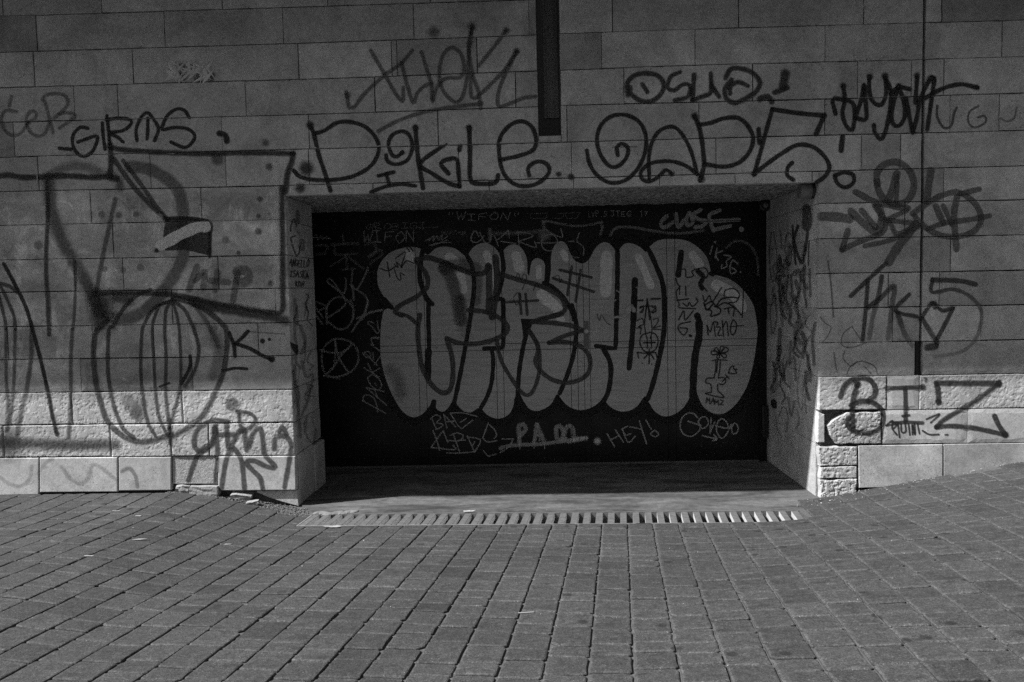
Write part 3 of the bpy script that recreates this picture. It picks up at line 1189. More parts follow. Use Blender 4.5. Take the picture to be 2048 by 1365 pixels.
t = Tag('wall')
g = dict(al=.74, so=.5, to=.03)
for w, q1, q2 in (
        (28, [(980, 910), (900, 940), (820, 1010), (760, 1100), (735, 1150)], [(708, 0), (700, 200), (710, 350), (740, 500), (800, 640), (870, 700)]),
        (24, [(1110, 980), (1000, 1030), (940, 1130)], [(922, 20), (915, 250), (930, 450), (960, 600), (1010, 690)]),
        (22, [(1110, 985), (1040, 1010), (1005, 1090)], [(990, 0), (1000, 200), (1010, 400), (1030, 560), (1085, 680)]),
        (24, [(1115, 985), (1080, 1040), (1072, 1130)], [(1070, 0), (1080, 200), (1075, 400), (1095, 600), (1105, 740)]),
        (22, [(1120, 980), (1150, 1080), (1158, 1130)], [(1165, 0), (1175, 200), (1170, 370), (1120, 560), (1100, 640)]),
        (26, [(1120, 975), (1200, 1040), (1240, 1120)], [(1262, 0), (1292, 120), (1270, 250), (1200, 370)]),
        (36, [(1130, 960), (1280, 1010), (1400, 1090), (1450, 1140)], [(1470, 0), (1475, 120), (1450, 280), (1400, 400), (1320, 550), (1230, 630), (1120, 690)]),
        (38, [(700, 1110), (655, 1150)], [(620, 30), (608, 180), (630, 380), (680, 560), (720, 620), (800, 690), (900, 725), (1000, 715), (1110, 680)])):
    l = [px('e', p) for p in q1] + [px('f', p) for p in q2]
    t.stroke('p', w / 3.25, l, **g)
t.stroke('f', 80, [(1380, 0), (1425, 150), (1390, 300)], al=.4, so=.7, to=.05)
t.stroke('e', 30, [(1250, 990), (1350, 1130), (1420, 1280)], al=.5, so=.6, to=.04)
t.stroke('f', 24, [(1235, 170), (1235, 240), (1180, 350)], **K)
t.stroke('f', 14, [(1035, 370), (1100, 345)], **K)
t.stroke('f', 16, [(1105, 640), (1110, 745)], al=.8, so=.5)
t.build('graffiti_ribbed_shape', wall, 'sprayed round shape with upright ribs, beside the doorway')

t = Tag('wall')
for w, q in ((24, [(0, 880), (40, 960), (90, 1080), (98, 1165)]), (24, [(-10, 940), (30, 1100), (38, 1165)]), (26, [(-10, 868), (60, 885), (110, 925)])):
    t.stroke('e', w, q, **g)
for w, q in ((24, [(40, 0), (40, 300), (50, 500), (40, 660)]), (24, [(98, 0), (92, 300), (75, 500), (50, 650)]), (32, [(205, 0), (200, 200), (170, 400), (130, 560), (110, 680)]), (28, [(470, 0), (460, 200), (460, 400), (445, 700)])):
    t.stroke('f', w, q, al=.62, so=.6, to=.035)
t.stroke('e', 22, [(485, 720), (490, 900), (480, 1100), (473, 1165)], al=.62, so=.6, to=.035)
t.stroke('p', 8, [px('e', p) for p in ((25, 740), (100, 880), (170, 1030), (220, 1200))] + [px('f', p) for p in ((270, 220), (310, 400), (340, 560), (370, 680))], **K)
t.build('graffiti_ribbed_shape', wall, 'second ribbed sprayed shape, cut off at the left')

for (x, y, w, a_, s_, c_) in [(x, y, w, .42, .4, .06) for x, y, w in ((660, 420, 46), (770, 425, 44), (885, 420, 44), (680, 775, 40), (800, 780, 36), (912, 765, 50), (1465, 585, 50), (250, 620, 60))] + \
        [(x, y, w, .6, .6, .03) for x, y, w in ((1750, 110, 52), (1690, 320, 40), (1680, 430, 34), (1680, 530, 48), (1760, 870, 44), (1550, 670, 30), (1415, 60, 90))]:
    t = Tag('wall')
    t.dot('e', x, y, w, al=a_, so=s_, to=c_)
    t.build('paint_spot', wall)
t = Tag('wall')
gm = dict(al=.5, so=.35, to=.05)
for w, q in ((46, [(1280, 760), (1230, 905)]), (40, [(1270, 850), (1330, 790), (1320, 900)]), (44, [(1365, 850), (1485, 862)]), (44, [(1412, 795), (1400, 910)]),
             (44, [(1545, 800), (1515, 980)]), (60, [(1540, 790), (1595, 780), (1620, 825), (1585, 865), (1540, 850)])):
    t.stroke('e', w, q, **gm)
t.build('graffiti_tag', wall, 'grey painted M + P inside the sprayed board')

t = Tag('wall')
for w, q in ((26, [(1490, 20), (1520, 100), (1528, 172)]), (26, [(1612, 10), (1570, 55), (1530, 90)]), (26, [(1530, 90), (1620, 120), (1700, 165), (1760, 190)]), (20, [(1450, 265), (1530, 250), (1605, 254)])):
    t.stroke('f', w, q, **K)
t.dot('f', 1765, 190, 44, **K).dot('f', 1705, 72, 34, **K).dot('f', 1750, 62, 22, **K)
t.stroke('f', 8, [(1620, 12), (1700, 18), (1850, 28)], al=.4)
t.build('graffiti_tag', wall, 'black letter K with two dots beside the doorway')

t = Tag('wall')
gg = dict(al=.8, so=.5, to=.045)
for q in ([(1480, 595), (1380, 590), (1290, 640), (1260, 720), (1280, 780), (1340, 780), (1390, 700), (1400, 620)], [(1390, 640), (1380, 740), (1330, 760), (1270, 840), (1220, 980)],
          [(1400, 640), (1412, 800), (1395, 1010)], [(1400, 680), (1520, 680)], [(1470, 610), (1480, 760)], [(1440, 1030), (1470, 850), (1520, 720), (1580, 640), (1600, 780)],
          [(1520, 770), (1570, 850), (1590, 1030)], [(1620, 760), (1640, 680), (1690, 640), (1710, 740), (1720, 810), (1790, 890), (1740, 890), (1650, 850), (1600, 860), (1640, 910), (1690, 960), (1710, 1040)],
          [(1780, 770), (1790, 700), (1850, 690), (1890, 740), (1880, 850), (1850, 1020)], [(1815, 660), (1835, 630), (1860, 680)]):
    t.stroke('f', 34, q, **gg)
t.stroke('f', 26, [(1550, 540), (1560, 620)], **gg)
t.stroke('f', 26, [(1540, 530), (1620, 540), (1660, 580), (1630, 630), (1560, 660)], **gg)
t.dot('f', 1505, 480, 96, al=.62, so=.35, to=.05)
t.build('graffiti_tag', wall, 'loose grey sprayed letters low on the corner left of the doorway')
t = Tag('wall')
for q in ([(-10, 950), (60, 1000), (130, 1015), (190, 970), (205, 890)], [(400, 890), (460, 970), (530, 1000), (580, 950), (600, 880), (650, 890), (750, 970)], [(250, 930), (300, 860), (340, 840)]):
    t.stroke('f', 28, q, al=.26, so=.7, to=.1)
t.stroke('f', 26, [(790, 920), (840, 900), (880, 950), (892, 1020)], al=.42, so=.6, to=.08)
t.build('graffiti_tag', wall, 'faint wavy sprayed line along the lowest stones on the left')

# --- above the doorway
t = Tag('wall')
gx = dict(al=.62, so=.6, to=.04)
for q in ([(430, 600), (450, 700), (480, 700), (560, 600), (680, 490), (780, 420), (860, 330)], [(590, 330), (660, 450), (740, 590), (795, 660), (802, 570)],
          [(790, 410), (820, 530), (865, 670), (890, 610), (940, 560), (985, 545)],
          [(920, 340), (960, 470), (985, 560), (990, 660), (1020, 570), (1080, 510), (1170, 505), (1195, 450), (1180, 360), (1120, 310), (1060, 360), (1035, 470), (1050, 570), (1100, 640), (1150, 665), (1190, 620), (1215, 500), (1230, 330), (1250, 170)],
          [(1250, 180), (1225, 300), (1250, 480), (1290, 600), (1305, 720)], [(1240, 480), (1240, 600), (1265, 640), (1380, 540), (1470, 440), (1540, 330)],
          [(1470, 200), (1380, 320), (1290, 430)], [(1540, 340), (1470, 470), (1420, 600), (1420, 690), (1480, 680), (1580, 640), (1665, 628)], [(640, 855), (760, 790), (920, 735), (1100, 700), (1310, 675)]):
    t.stroke('b', 28, q, **gx)
for x, y, w in ((1000, 210, 80), (1245, 175, 62), (1470, 200, 50), (1535, 335, 48), (440, 620, 44)):
    t.dot('b', x, y, w, al=.6, so=.8, to=.04)
t.build('graffiti_tag', wall, 'thin grey sprayed handstyle high above the doorway')
t = Tag('wall')
for w, q in ((30, [(195, 820), (220, 870), (250, 1000), (290, 1120), (328, 1240)]),
             (28, [(220, 872), (290, 850), (370, 800), (460, 795), (560, 830), (630, 910), (640, 990), (590, 1080), (480, 1145), (350, 1170), (220, 1170), (130, 1150), (90, 1110)]),
             (27, [(690, 1010), (700, 1050), (760, 1070), (830, 1040), (860, 960), (840, 880), (790, 855), (730, 880), (705, 940), (730, 1010), (765, 1018), (795, 990)]),
             (26, [(640, 1145), (740, 1120)]), (26, [(690, 1130), (710, 1200)]), (26, [(590, 1250), (700, 1210), (800, 1200), (880, 1210)]),
             (32, [(880, 830), (890, 960), (905, 1080), (930, 1225)]),
             (30, [(1165, 978), (1180, 900), (1150, 880), (1050, 955), (912, 1065), (990, 1130), (1090, 1190), (1168, 1214)]), (30, [(1168, 1214), (1160, 1120), (1150, 1040), (1100, 1035), (1045, 1065), (1095, 1130)]),
             (32, [(1230, 830), (1235, 1000), (1235, 1150), (1265, 1192), (1395, 1190), (1418, 1140)]),
             (29, [(1435, 1040), (1550, 1015), (1640, 980), (1665, 920), (1640, 830), (1570, 790), (1490, 820), (1430, 900), (1425, 1010), (1450, 1120), (1510, 1190), (1590, 1212), (1680, 1190), (1750, 1120), (1730, 1065), (1670, 1052), (1615, 1090), (1620, 1142)])):
    t.stroke('b', w, q, **K)
for x, y, w in ((170, 1095, 96), (130, 1222, 64), (1810, 1133, 38), (1890, 1150, 46), (195, 815, 56), (880, 830, 46), (1230, 832, 46), (795, 992, 34)):
    t.dot('b', x, y, w, al=.9, so=.75, to=.02)
t.build('graffiti_tag', wall, 'big black sprayed letters PIKLE over the left half of the doorway')
t = Tag('wall')
for w, q in ((28, [(435, 980), (450, 1060), (500, 1140), (590, 1190), (690, 1170), (770, 1090), (815, 980), (815, 870), (770, 790), (690, 750), (600, 755), (530, 810), (500, 900), (520, 1000), (580, 1080), (640, 1080), (695, 1020), (700, 960), (660, 935), (630, 960), (635, 1010)]),
             (27, [(840, 1160), (838, 1020), (860, 920), (910, 850), (990, 825), (1050, 870), (1110, 980), (1152, 1135)]), (27, [(1152, 1135), (1080, 1080), (980, 1050), (860, 1060), (790, 1110), (790, 1160), (840, 1182), (900, 1150), (950, 1105), (985, 1132)]),
             (32, [(1135, 755), (1170, 850), (1190, 980), (1195, 1080), (1170, 1175)]), (30, [(1170, 812), (1240, 800), (1330, 770), (1420, 770), (1480, 820), (1515, 900), (1490, 990), (1420, 1060), (1320, 1085), (1200, 1068)]),
             (32, [(1550, 840), (1556, 930)]), (34, [(1925, 872), (1960, 790), (1978, 752)]), (32, [(1978, 752), (1850, 742), (1720, 725), (1640, 712)]), (30, [(1640, 712), (1600, 850), (1560, 1000), (1520, 1135)]),
             (30, [(1520, 1135), (1600, 1070), (1700, 1000), (1800, 945), (1900, 955), (1980, 1020), (2010, 1090), (1980, 1150), (1930, 1185)]), (28, [(1770, 1060), (1740, 1090), (1737, 1140), (1775, 1170)])):
    t.stroke('c', w, q, **K)
for x, y, w in ((1135, 755, 48), (1180, 1165, 48), (1520, 1132, 40), (985, 1130, 38)):
    t.dot('c', x, y, w, al=.9, so=.75, to=.02)
t.stroke('d', 36, [(835, 890), (825, 980)], **K)
t.stroke('d', 28, [(790, 1140), (850, 1122), (905, 1140), (905, 1190), (850, 1220), (800, 1190), (785, 1142)], **K)
t.stroke('c', 8, [(600, 958), (760, 955)], al=.5)
t.build('graffiti_tag', wall, 'big black sprayed letters QAPS with exclamation mark over the right half')
t = Tag('wall')
for w, q in ((34, [(715, 570), (720, 610), (780, 655), (850, 660), (910, 620), (935, 560), (905, 500), (830, 478), (750, 490), (698, 540), (700, 620)]), (32, [(795, 550), (828, 600)]),
             (30, [(1040, 470), (980, 500), (960, 570), (1000, 590), (1060, 550), (1105, 560), (1090, 630), (1005, 655)]), (34, [(1132, 490), (1120, 655)]), (32, [(1120, 655), (1180, 630), (1240, 600), (1240, 480)]), (34, [(1245, 560), (1295, 630)]),
             (32, [(1365, 610), (1370, 560), (1420, 535), (1480, 560)]), (34, [(1335, 510), (1370, 452), (1440, 448), (1520, 480), (1560, 540), (1530, 600), (1450, 650), (1390, 670), (1340, 640), (1332, 580), (1375, 520)]),
             (60, [(1725, 480), (1710, 560)]), (36, [(1740, 572), (1655, 603)]), (42, [(1560, 645), (1610, 628), (1635, 662)])):
    t.stroke('c', w, q, al=.88, so=.6, to=.022)
t.build('graffiti_tag', wall, 'soft black sprayed letters OSUA with an arrow')
t = Tag('wall')
for q in ([(770, 660), (790, 740)], [(785, 640), (840, 650), (900, 670), (915, 740), (900, 845), (860, 820), (835, 740), (850, 650), (840, 560)],
          [(920, 760), (960, 640), (975, 550), (985, 650), (992, 770), (975, 782), (930, 770)], [(1010, 500), (1010, 600), (1040, 670), (1090, 680), (1120, 600), (1110, 500)],
          [(1110, 500), (1150, 600), (1140, 740), (1110, 870), (1080, 905), (1045, 860), (1040, 815)], [(1200, 560), (1160, 700), (1160, 800), (1200, 820), (1240, 760), (1230, 650), (1200, 570)],
          [(1320, 500), (1310, 670)], [(1250, 640), (1270, 760), (1292, 862)], [(1292, 862), (1320, 760), (1340, 650), (1400, 520), (1432, 508), (1420, 600), (1400, 740), (1385, 845)],
          [(1370, 640), (1480, 580), (1600, 550), (1712, 572)], [(1150, 610), (1200, 570), (1270, 580)]):
    t.stroke('d', 30, q, **K)
for x, y, w in ((840, 560, 44), (1012, 500, 44), (1110, 495, 50), (1200, 560, 44), (1318, 490, 44), (1410, 515, 56), (1705, 570, 44)):
    t.dot('d', x, y, w, al=.85, so=.8, to=.02)
t.stroke('d', 18, [(1450, 690), (1450, 760), (1490, 830), (1540, 820), (1560, 740), (1578, 700)], al=.75, so=.5, to=.03)
t.stroke('d', 14, [(1720, 690), (1660, 730), (1655, 800), (1700, 830), (1765, 795), (1758, 755), (1715, 765)], al=.65, so=.4, to=.04)
t.stroke('d', 14, [(1865, 770), (1900, 790), (1950, 770), (1968, 700)], al=.45, so=.4, to=.05)
t.build('graffiti_tag', wall, 'dense black sprayed scrawl crossing the expansion joint')

# --- right of the doorway
t = Tag('wall')
gj = dict(al=.66, so=.22, to=.06)
for w, q in ((46, [(1060, 1200), (1062, 1120), (1120, 1064), (1200, 1058), (1270, 1110), (1300, 1200), (1270, 1290), (1200, 1328), (1120, 1310), (1070, 1240), (1058, 1180)]), (50, [(1190, 1130), (1160, 1230), (1130, 1310)]), (34, [(1190, 1150), (1185, 1310)]), (48, [(1410, 1110), (1392, 1230), (1380, 1310)])):
    t.stroke('d', w, q, **gj)
for w, q in ((44, [(920, 80), (1040, 140), (1160, 170), (1260, 185)]), (62, [(700, 238), (800, 242), (880, 255)]), (50, [(890, 205), (980, 290), (1060, 340), (1090, 240), (1060, 160)]), (40, [(960, 200), (1050, 310)]), (44, [(1050, 170), (1100, 255)]),
             (40, [(870, 330), (832, 455)]), (38, [(832, 455), (950, 400), (1090, 345), (1120, 270)]), (34, [(1120, 262), (1250, 200)]), (34, [(1120, 262), (1300, 282)]), (32, [(1140, 270), (1190, 350), (1300, 300)]), (34, [(980, 430), (1150, 390), (1340, 300)]),
             (40, [(1290, 220), (1390, 150), (1500, 95), (1600, 85), (1700, 160), (1735, 260), (1680, 340), (1560, 370), (1440, 350), (1330, 270), (1305, 235)]), (42, [(1440, 170), (1490, 285)]), (44, [(1580, 110), (1560, 230), (1575, 450)]), (34, [(1490, 170), (1545, 290)]),
             (36, [(1390, 322), (1500, 280), (1640, 262), (1790, 235)]), (36, [(1600, 92), (1725, 60)]), (58, [(1310, 290), (1200, 430), (1135, 535)])):
    t.stroke('g', w, q, **gj)
t.build('graffiti_tag', wall, 'fat grey marker scrawl with a looped crown right of the doorway')
t = Tag('wall')
for w, q, f in ((30, [(1120, 540), (1000, 650), (890, 755)], 0), (28, [(1000, 650), (985, 850), (965, 1045)], 0), (32, [(1090, 630), (1070, 750), (1030, 900), (1010, 1030)], .6), (34, [(1000, 830), (1080, 770), (1170, 690), (1160, 800), (1130, 1030)], .5),
                (28, [(1268, 745), (1180, 850), (1320, 890)], 0), (36, [(1190, 860), (1240, 1000), (1290, 1080)], .7), (28, [(1340, 910), (1420, 800), (1480, 850), (1555, 830)], 0), (30, [(1550, 840), (1490, 960), (1440, 1050)], 0), (34, [(1350, 900), (1400, 980), (1450, 1060)], .3),
                (28, [(1420, 800), (1435, 830)], 0), (34, [(1700, 680), (1600, 658), (1420, 650)], 0), (26, [(1420, 650), (1418, 730), (1550, 712), (1660, 755), (1730, 835), (1735, 930), (1690, 1050), (1600, 1120), (1430, 1150)], .75), (46, [(1390, 1090), (1440, 1080)], 0)):
    t.stroke('g', w, q, al=.8, so=.45, to=.03, fade=f)
t.build('graffiti_tag', wall, 'dark sprayed letters THK5 with an arrow right of the doorway')
t = Tag('wall')
for w, q in ((8, [(900, 950), (840, 1000), (830, 1070), (890, 1090), (990, 1060)]), (8, [(900, 960), (955, 1042)]), (8, [(850, 1110), (840, 1160), (890, 1210), (930, 1180)]), (8, [(860, 1270), (890, 1210), (960, 1180), (1040, 1210), (1062, 1262)]),
             (12, [(740, 530), (760, 680), (775, 890)]), (7, [(690, 890), (720, 930), (760, 960), (735, 1020), (700, 1060)]), (8, [(780, 1120), (790, 1200), (800, 1250)]), (7, [(980, 1215), (1025, 1265)])):
    t.stroke('g', w, q, al=.55, so=.5, to=.05)
t.build('graffiti_tag', wall, 'thin dotted chalk-like scribbles under the THK5 letters')
t = Tag('wall')
for w, q in ((36, [(820, 432), (850, 360), (920, 315), (1000, 318), (1045, 370), (1040, 430), (1000, 460)]), (36, [(930, 350), (900, 480), (900, 640)]), (34, [(890, 490), (960, 462), (1050, 482), (1100, 550), (1080, 630), (1000, 672), (900, 652), (862, 605), (872, 570)]),
             (30, [(1120, 380), (1240, 376), (1345, 372)]), (30, [(1242, 385), (1245, 480), (1245, 595)]), (18, [(1225, 560), (1268, 555)]), (24, [(1180, 606), (1250, 600), (1355, 605)]),
             (36, [(1460, 470), (1455, 390), (1445, 348)]), (36, [(1445, 346), (1600, 346), (1852, 346)]), (32, [(1852, 346), (1700, 460), (1500, 580), (1445, 632)]), (32, [(1445, 632), (1550, 625), (1700, 640), (1892, 682)]), (34, [(1892, 682), (1850, 620), (1822, 560)])):
    t.stroke('h', w, q, al=.9, so=.38, to=.022)
for x, y, w in ((1355, 370, 40), (930, 350, 48), (1850, 346, 46), (1892, 682, 44), (1455, 468, 42)):
    t.dot('h', x, y, w, al=.85, so=.5, to=.022)
t.stroke('h', 16, [(1368, 312), (1382, 318), (1374, 332)], al=.7)
t.build('graffiti_tag', wall, 'bold black letters BIZ low on the sunlit right corner')
t = Tag('wall')
for q in ([(1118, 622), (1160, 590), (1158, 640), (1188, 682)], [(1150, 600), (1200, 602), (1168, 640)], [(1196, 620), (1206, 700)], [(1215, 610), (1220, 665), (1246, 660), (1242, 610)], [(1264, 610), (1272, 682)], [(1290, 680), (1288, 615), (1306, 682), (1302, 610)], [(1322, 610), (1335, 675)],
          [(1380, 580), (1466, 548), (1408, 603)], [(1355, 655), (1400, 680), (1460, 680)], [(1503, 682), (1519, 682)], [(1118, 622), (1180, 612)]):
    t.stroke('h', 12, q, al=.92, so=.2, to=.02)
t.build('graffiti_tag', wall, 'small black marker word with an arrow under the BIZ letters')

# --- on the sides of the doorway
t = Tag('right')
random.seed(21)
for w, q, a in ((64, [(600, 190), (606, 240), (602, 300)], .75), (14, [(510, 300), (515, 400), (530, 550)], .9), (20, [(545, 300), (520, 400), (570, 540), (600, 400), (608, 330)], .9), (10, [(616, 400), (612, 555)], .8),
                (9, [(375, 340), (360, 450), (365, 600), (385, 660), (410, 600), (405, 450), (385, 340)], .45), (9, [(430, 330), (440, 450)], .45), (9, [(470, 360), (460, 450), (490, 560), (510, 400), (490, 345), (468, 370)], .45), (8, [(352, 455), (500, 430)], .4),
                (9, [(440, 520), (420, 650), (430, 800)], .5), (16, [(530, 620), (552, 585), (560, 700), (520, 780), (500, 640), (530, 590)], .5), (24, [(425, 720), (440, 850), (462, 900)], .6), (10, [(480, 620), (470, 760), (490, 880)], .5), (18, [(590, 560), (585, 700), (600, 820)], .55),
                (16, [(620, 580), (625, 760)], .55), (10, [(390, 740), (365, 860), (380, 1000), (405, 900), (395, 740)], .45), (26, [(520, 760), (540, 860), (572, 960)], .45), (30, [(570, 1000), (590, 1050), (575, 1150)], .5), (16, [(500, 1050), (490, 1200), (520, 1150), (530, 1300)], .45),
                (14, [(420, 1080), (430, 1250), (462, 1300), (440, 1180)], .45), (22, [(655, 930), (640, 1040), (650, 1200)], .5), (18, [(600, 1120), (620, 1220), (600, 1320)], .4), (40, [(425, 1090), (420, 1130)], .35), (14, [(545, 980), (520, 1060), (560, 1130)], .45)):
    t.stroke('g', w, q, al=a, so=.35, to=.05)
for w, q, a in ((14, [(440, 290), (430, 360), (460, 430), (440, 480)], .5), (10, [(420, 560), (450, 500), (480, 560), (470, 660)], .4), (16, [(480, 440), (500, 560), (520, 470)], .4), (10, [(560, 200), (540, 400), (570, 520), (580, 300)], .3), (12, [(600, 380), (590, 460), (600, 540)], .3),
                (8, [(400, 560), (410, 640), (440, 700)], .35), (14, [(540, 520), (550, 600), (530, 640)], .3)):
    t.stroke('h', w, q, al=a, so=.4, to=.06)
random.seed(33)
for i in range(34):
    x0 = random.uniform(365, 630)
    y0 = random.uniform(420, 1250)
    L_ = random.uniform(60, 200)
    t.stroke('g', random.uniform(10, 30), [(x0, y0), (x0 + random.uniform(-20, 20), y0 + L_ * .4), (x0 + random.uniform(-25, 25), y0 + L_ * .7), (x0 + random.uniform(-15, 30), y0 + L_)], al=random.uniform(.25, .6), so=.4, to=.05)
t.fill('h', [(372, 455), (392, 448), (406, 475), (404, 510), (385, 512), (370, 488)], al=.95, to=.01)
t.build('graffiti_scribbles', wall, 'overlapping black and grey scribbles on the right side of the doorway')
t = Tag('left')
for w, q, a in ((14, [(98, 560), (104, 500), (130, 450), (152, 515)], .8), (14, [(140, 600), (100, 622), (112, 662)], .8), (13, [(112, 680), (150, 780), (180, 745), (178, 695)], .8), (10, [(160, 560), (178, 590)], .7), (40, [(160, 390), (168, 470)], .45), (44, [(200, 650), (205, 720)], .4),
                (12, [(240, 1130), (265, 1160), (230, 1220), (260, 1300)], .6), (10, [(262, 1120), (240, 1250), (225, 1330)], .5)):
    t.stroke('A', w, q, al=a, so=.35, to=.04)
t.text('A', 'ANGELLO', 85, 872, 180, 66, 9, ux=(.99, .1), al=.85, so=.2, to=.02)
t.text('A', 'ISASKA', 85, 975, 180, 60, 9, ux=(.99, .08), al=.85, so=.2, to=.02)
t.text('A', 'KON', 140, 1060, 80, 44, 9, ux=(.99, .06), al=.85, so=.2, to=.02)
for w, q, a in ((30, [(140, 0), (135, 300), (150, 390)], .35), (34, [(190, 240), (230, 380), (200, 480)], .45), (30, [(120, 650), (150, 800), (190, 1250)], .4), (20, [(280, 470), (250, 560), (300, 600), (270, 640)], .4), (26, [(200, 560), (240, 700), (300, 680), (260, 900), (200, 1050)], .4),
                (12, [(230, 20), (260, 120), (250, 180), (300, 240)], .6), (12, [(220, 760), (300, 790), (230, 860), (310, 880)], .5), (24, [(250, 1060), (230, 1200), (300, 1300), (330, 1180)], .35)):
    t.stroke('D', w, q, al=a, so=.4, to=.06)
random.seed(44)
for i in range(14):
    x0 = random.uniform(110, 290)
    y0 = random.uniform(0, 1150)
    L_ = random.uniform(80, 220)
    t.stroke('D', random.uniform(9, 26), [(x0, y0), (x0 + random.uniform(-25, 25), y0 + L_ * .4), (x0 + random.uniform(-25, 25), y0 + L_ * .7), (x0 + random.uniform(-15, 30), y0 + L_)], al=random.uniform(.25, .5), so=.4, to=.05)
t.fill('D', [(88, 380), (130, 402), (165, 410), (160, 500), (125, 470), (105, 430)], al=.95, to=.012)
t.build('graffiti_scribbles', wall, 'marker names and grey streaks on the left side of the doorway')

# ------------------------------------------------------------------ the garage door
random.seed(5)
door = tag(empty('garage_door', (0.15, DOOR_Y, 0)), 'black metal garage door covered with grey bubble-letter graffiti', 'garage door')
DX0, DX1, DZ1 = -2.33, 2.302, 2.585


def dpart(name, x0, x1, y0, y1, z0, z1, mat, parent=door, bev=0.0):
    o = box(name, x0, x1, y0, y1, z0, z1, mat, None, bev)
    o.parent = parent
    if parent is door:
        o.matrix_parent_inverse = Matrix.Translation((-0.15, -DOOR_Y, 0))
    return o


def dxx(p):
    return on_wall(p, 690, DOOR_Y).x


def dzz(p):
    return on_wall(1100, p, DOOR_Y).z


gx_ = [dxx(p) for p in (836, 851, 992, 1006, 1141, 1155, 1168, 1180, 1335, 1351)]
gz_ = [dzz(p) for p in (912, 699, 686, 451)]
dpart('backing_sheet', DX0, DX1, DOOR_Y + 0.012, DOOR_Y + 0.05, 0.004, DZ1, M_BLACKP)
xs = [DX0] + gx_ + [DX1 - 0.075]
zs = [0.012] + gz_ + [DZ1 - 0.01]
hg = 0.0028
for i in range(len(xs) - 1):
    for j in range(len(zs) - 1):
        nm = 'panel'
        if xs[i + 1] - xs[i] < 0.12:
            nm = 'stile'
        elif zs[j + 1] - zs[j] < 0.12:
            nm = 'rail'
        dpart(nm, xs[i] + hg, xs[i + 1] - hg, DOOR_Y, DOOR_Y + 0.0125, zs[j] + hg, zs[j + 1] - hg, M_DOOR, bev=0.001)
dpart('door_frame', DX1 - 0.072, DX1 - 0.002, DOOR_Y - 0.02, DOOR_Y + 0.03, 0.003, DZ1, M_DOOR, bev=0.004)
dpart('threshold_bar', DX0, DX1 - 0.08, DOOR_Y - 0.035, DOOR_Y - 0.002, 0.003, 0.020, M_STEELDIRT, bev=0.002)
hx = dxx(1538) - 0.02
hz = dzz(850)
for zz in (hz, ):
    h = dpart('hinge_box', DX1 - 0.06, DX1 - 0.003, DOOR_Y - 0.075, DOOR_Y - 0.021, zz - 0.16, zz + 0.17, M_BLACKP, bev=0.012)
# lock plate with knob and cylinder
lx0, lx1 = dxx(1167.5), dxx(1178)
lp = dpart('lock_plate', lx0, lx1, DOOR_Y - 0.006, DOOR_Y - 0.0003, dzz(700), dzz(644), M_PLASTIC, bev=0.002)


def disc(name, x, z, r, y0, y1, mat, parent):
    bm = bmesh.new()
    bmesh.ops.create_cone(bm, cap_ends=True, segments=20, radius1=r, radius2=r * 0.85, depth=y1 - y0)
    bmesh.ops.rotate(bm, verts=bm.verts, matrix=Matrix.Rotation(PI / 2, 3, 'X'))
    bmesh.ops.translate(bm, verts=bm.verts, vec=(x, (y0 + y1) / 2, z))
    me = bpy.data.meshes.new(name)
    bm.to_mesh(me)
    bm.free()
    o = link(name, me, mat)
    o.parent = parent
    o.matrix_parent_inverse = parent.matrix_basis.inverted() if parent is door else Matrix.Translation((0, 0, 0))
    return o


lc = (lx0 + lx1) / 2
disc('knob', lc, dzz(664.5), 0.024, DOOR_Y - 0.032, DOOR_Y - 0.006, M_STEEL, lp)
disc('lock_cylinder', lc, dzz(689), 0.017, DOOR_Y - 0.014, DOOR_Y - 0.006, M_PLASTIC, lp)

GROOVES = [(0, c, hg) for c in gx_] + [(1, c, hg) for c in gz_]
gsh = GROOVES


def dtag(t, name, label=None, mat=None):
    o = t.build(name, door, label, mat, gsh)
    o.matrix_parent_inverse = Matrix.Translation((-0.15, -DOOR_Y, 0))
    return o


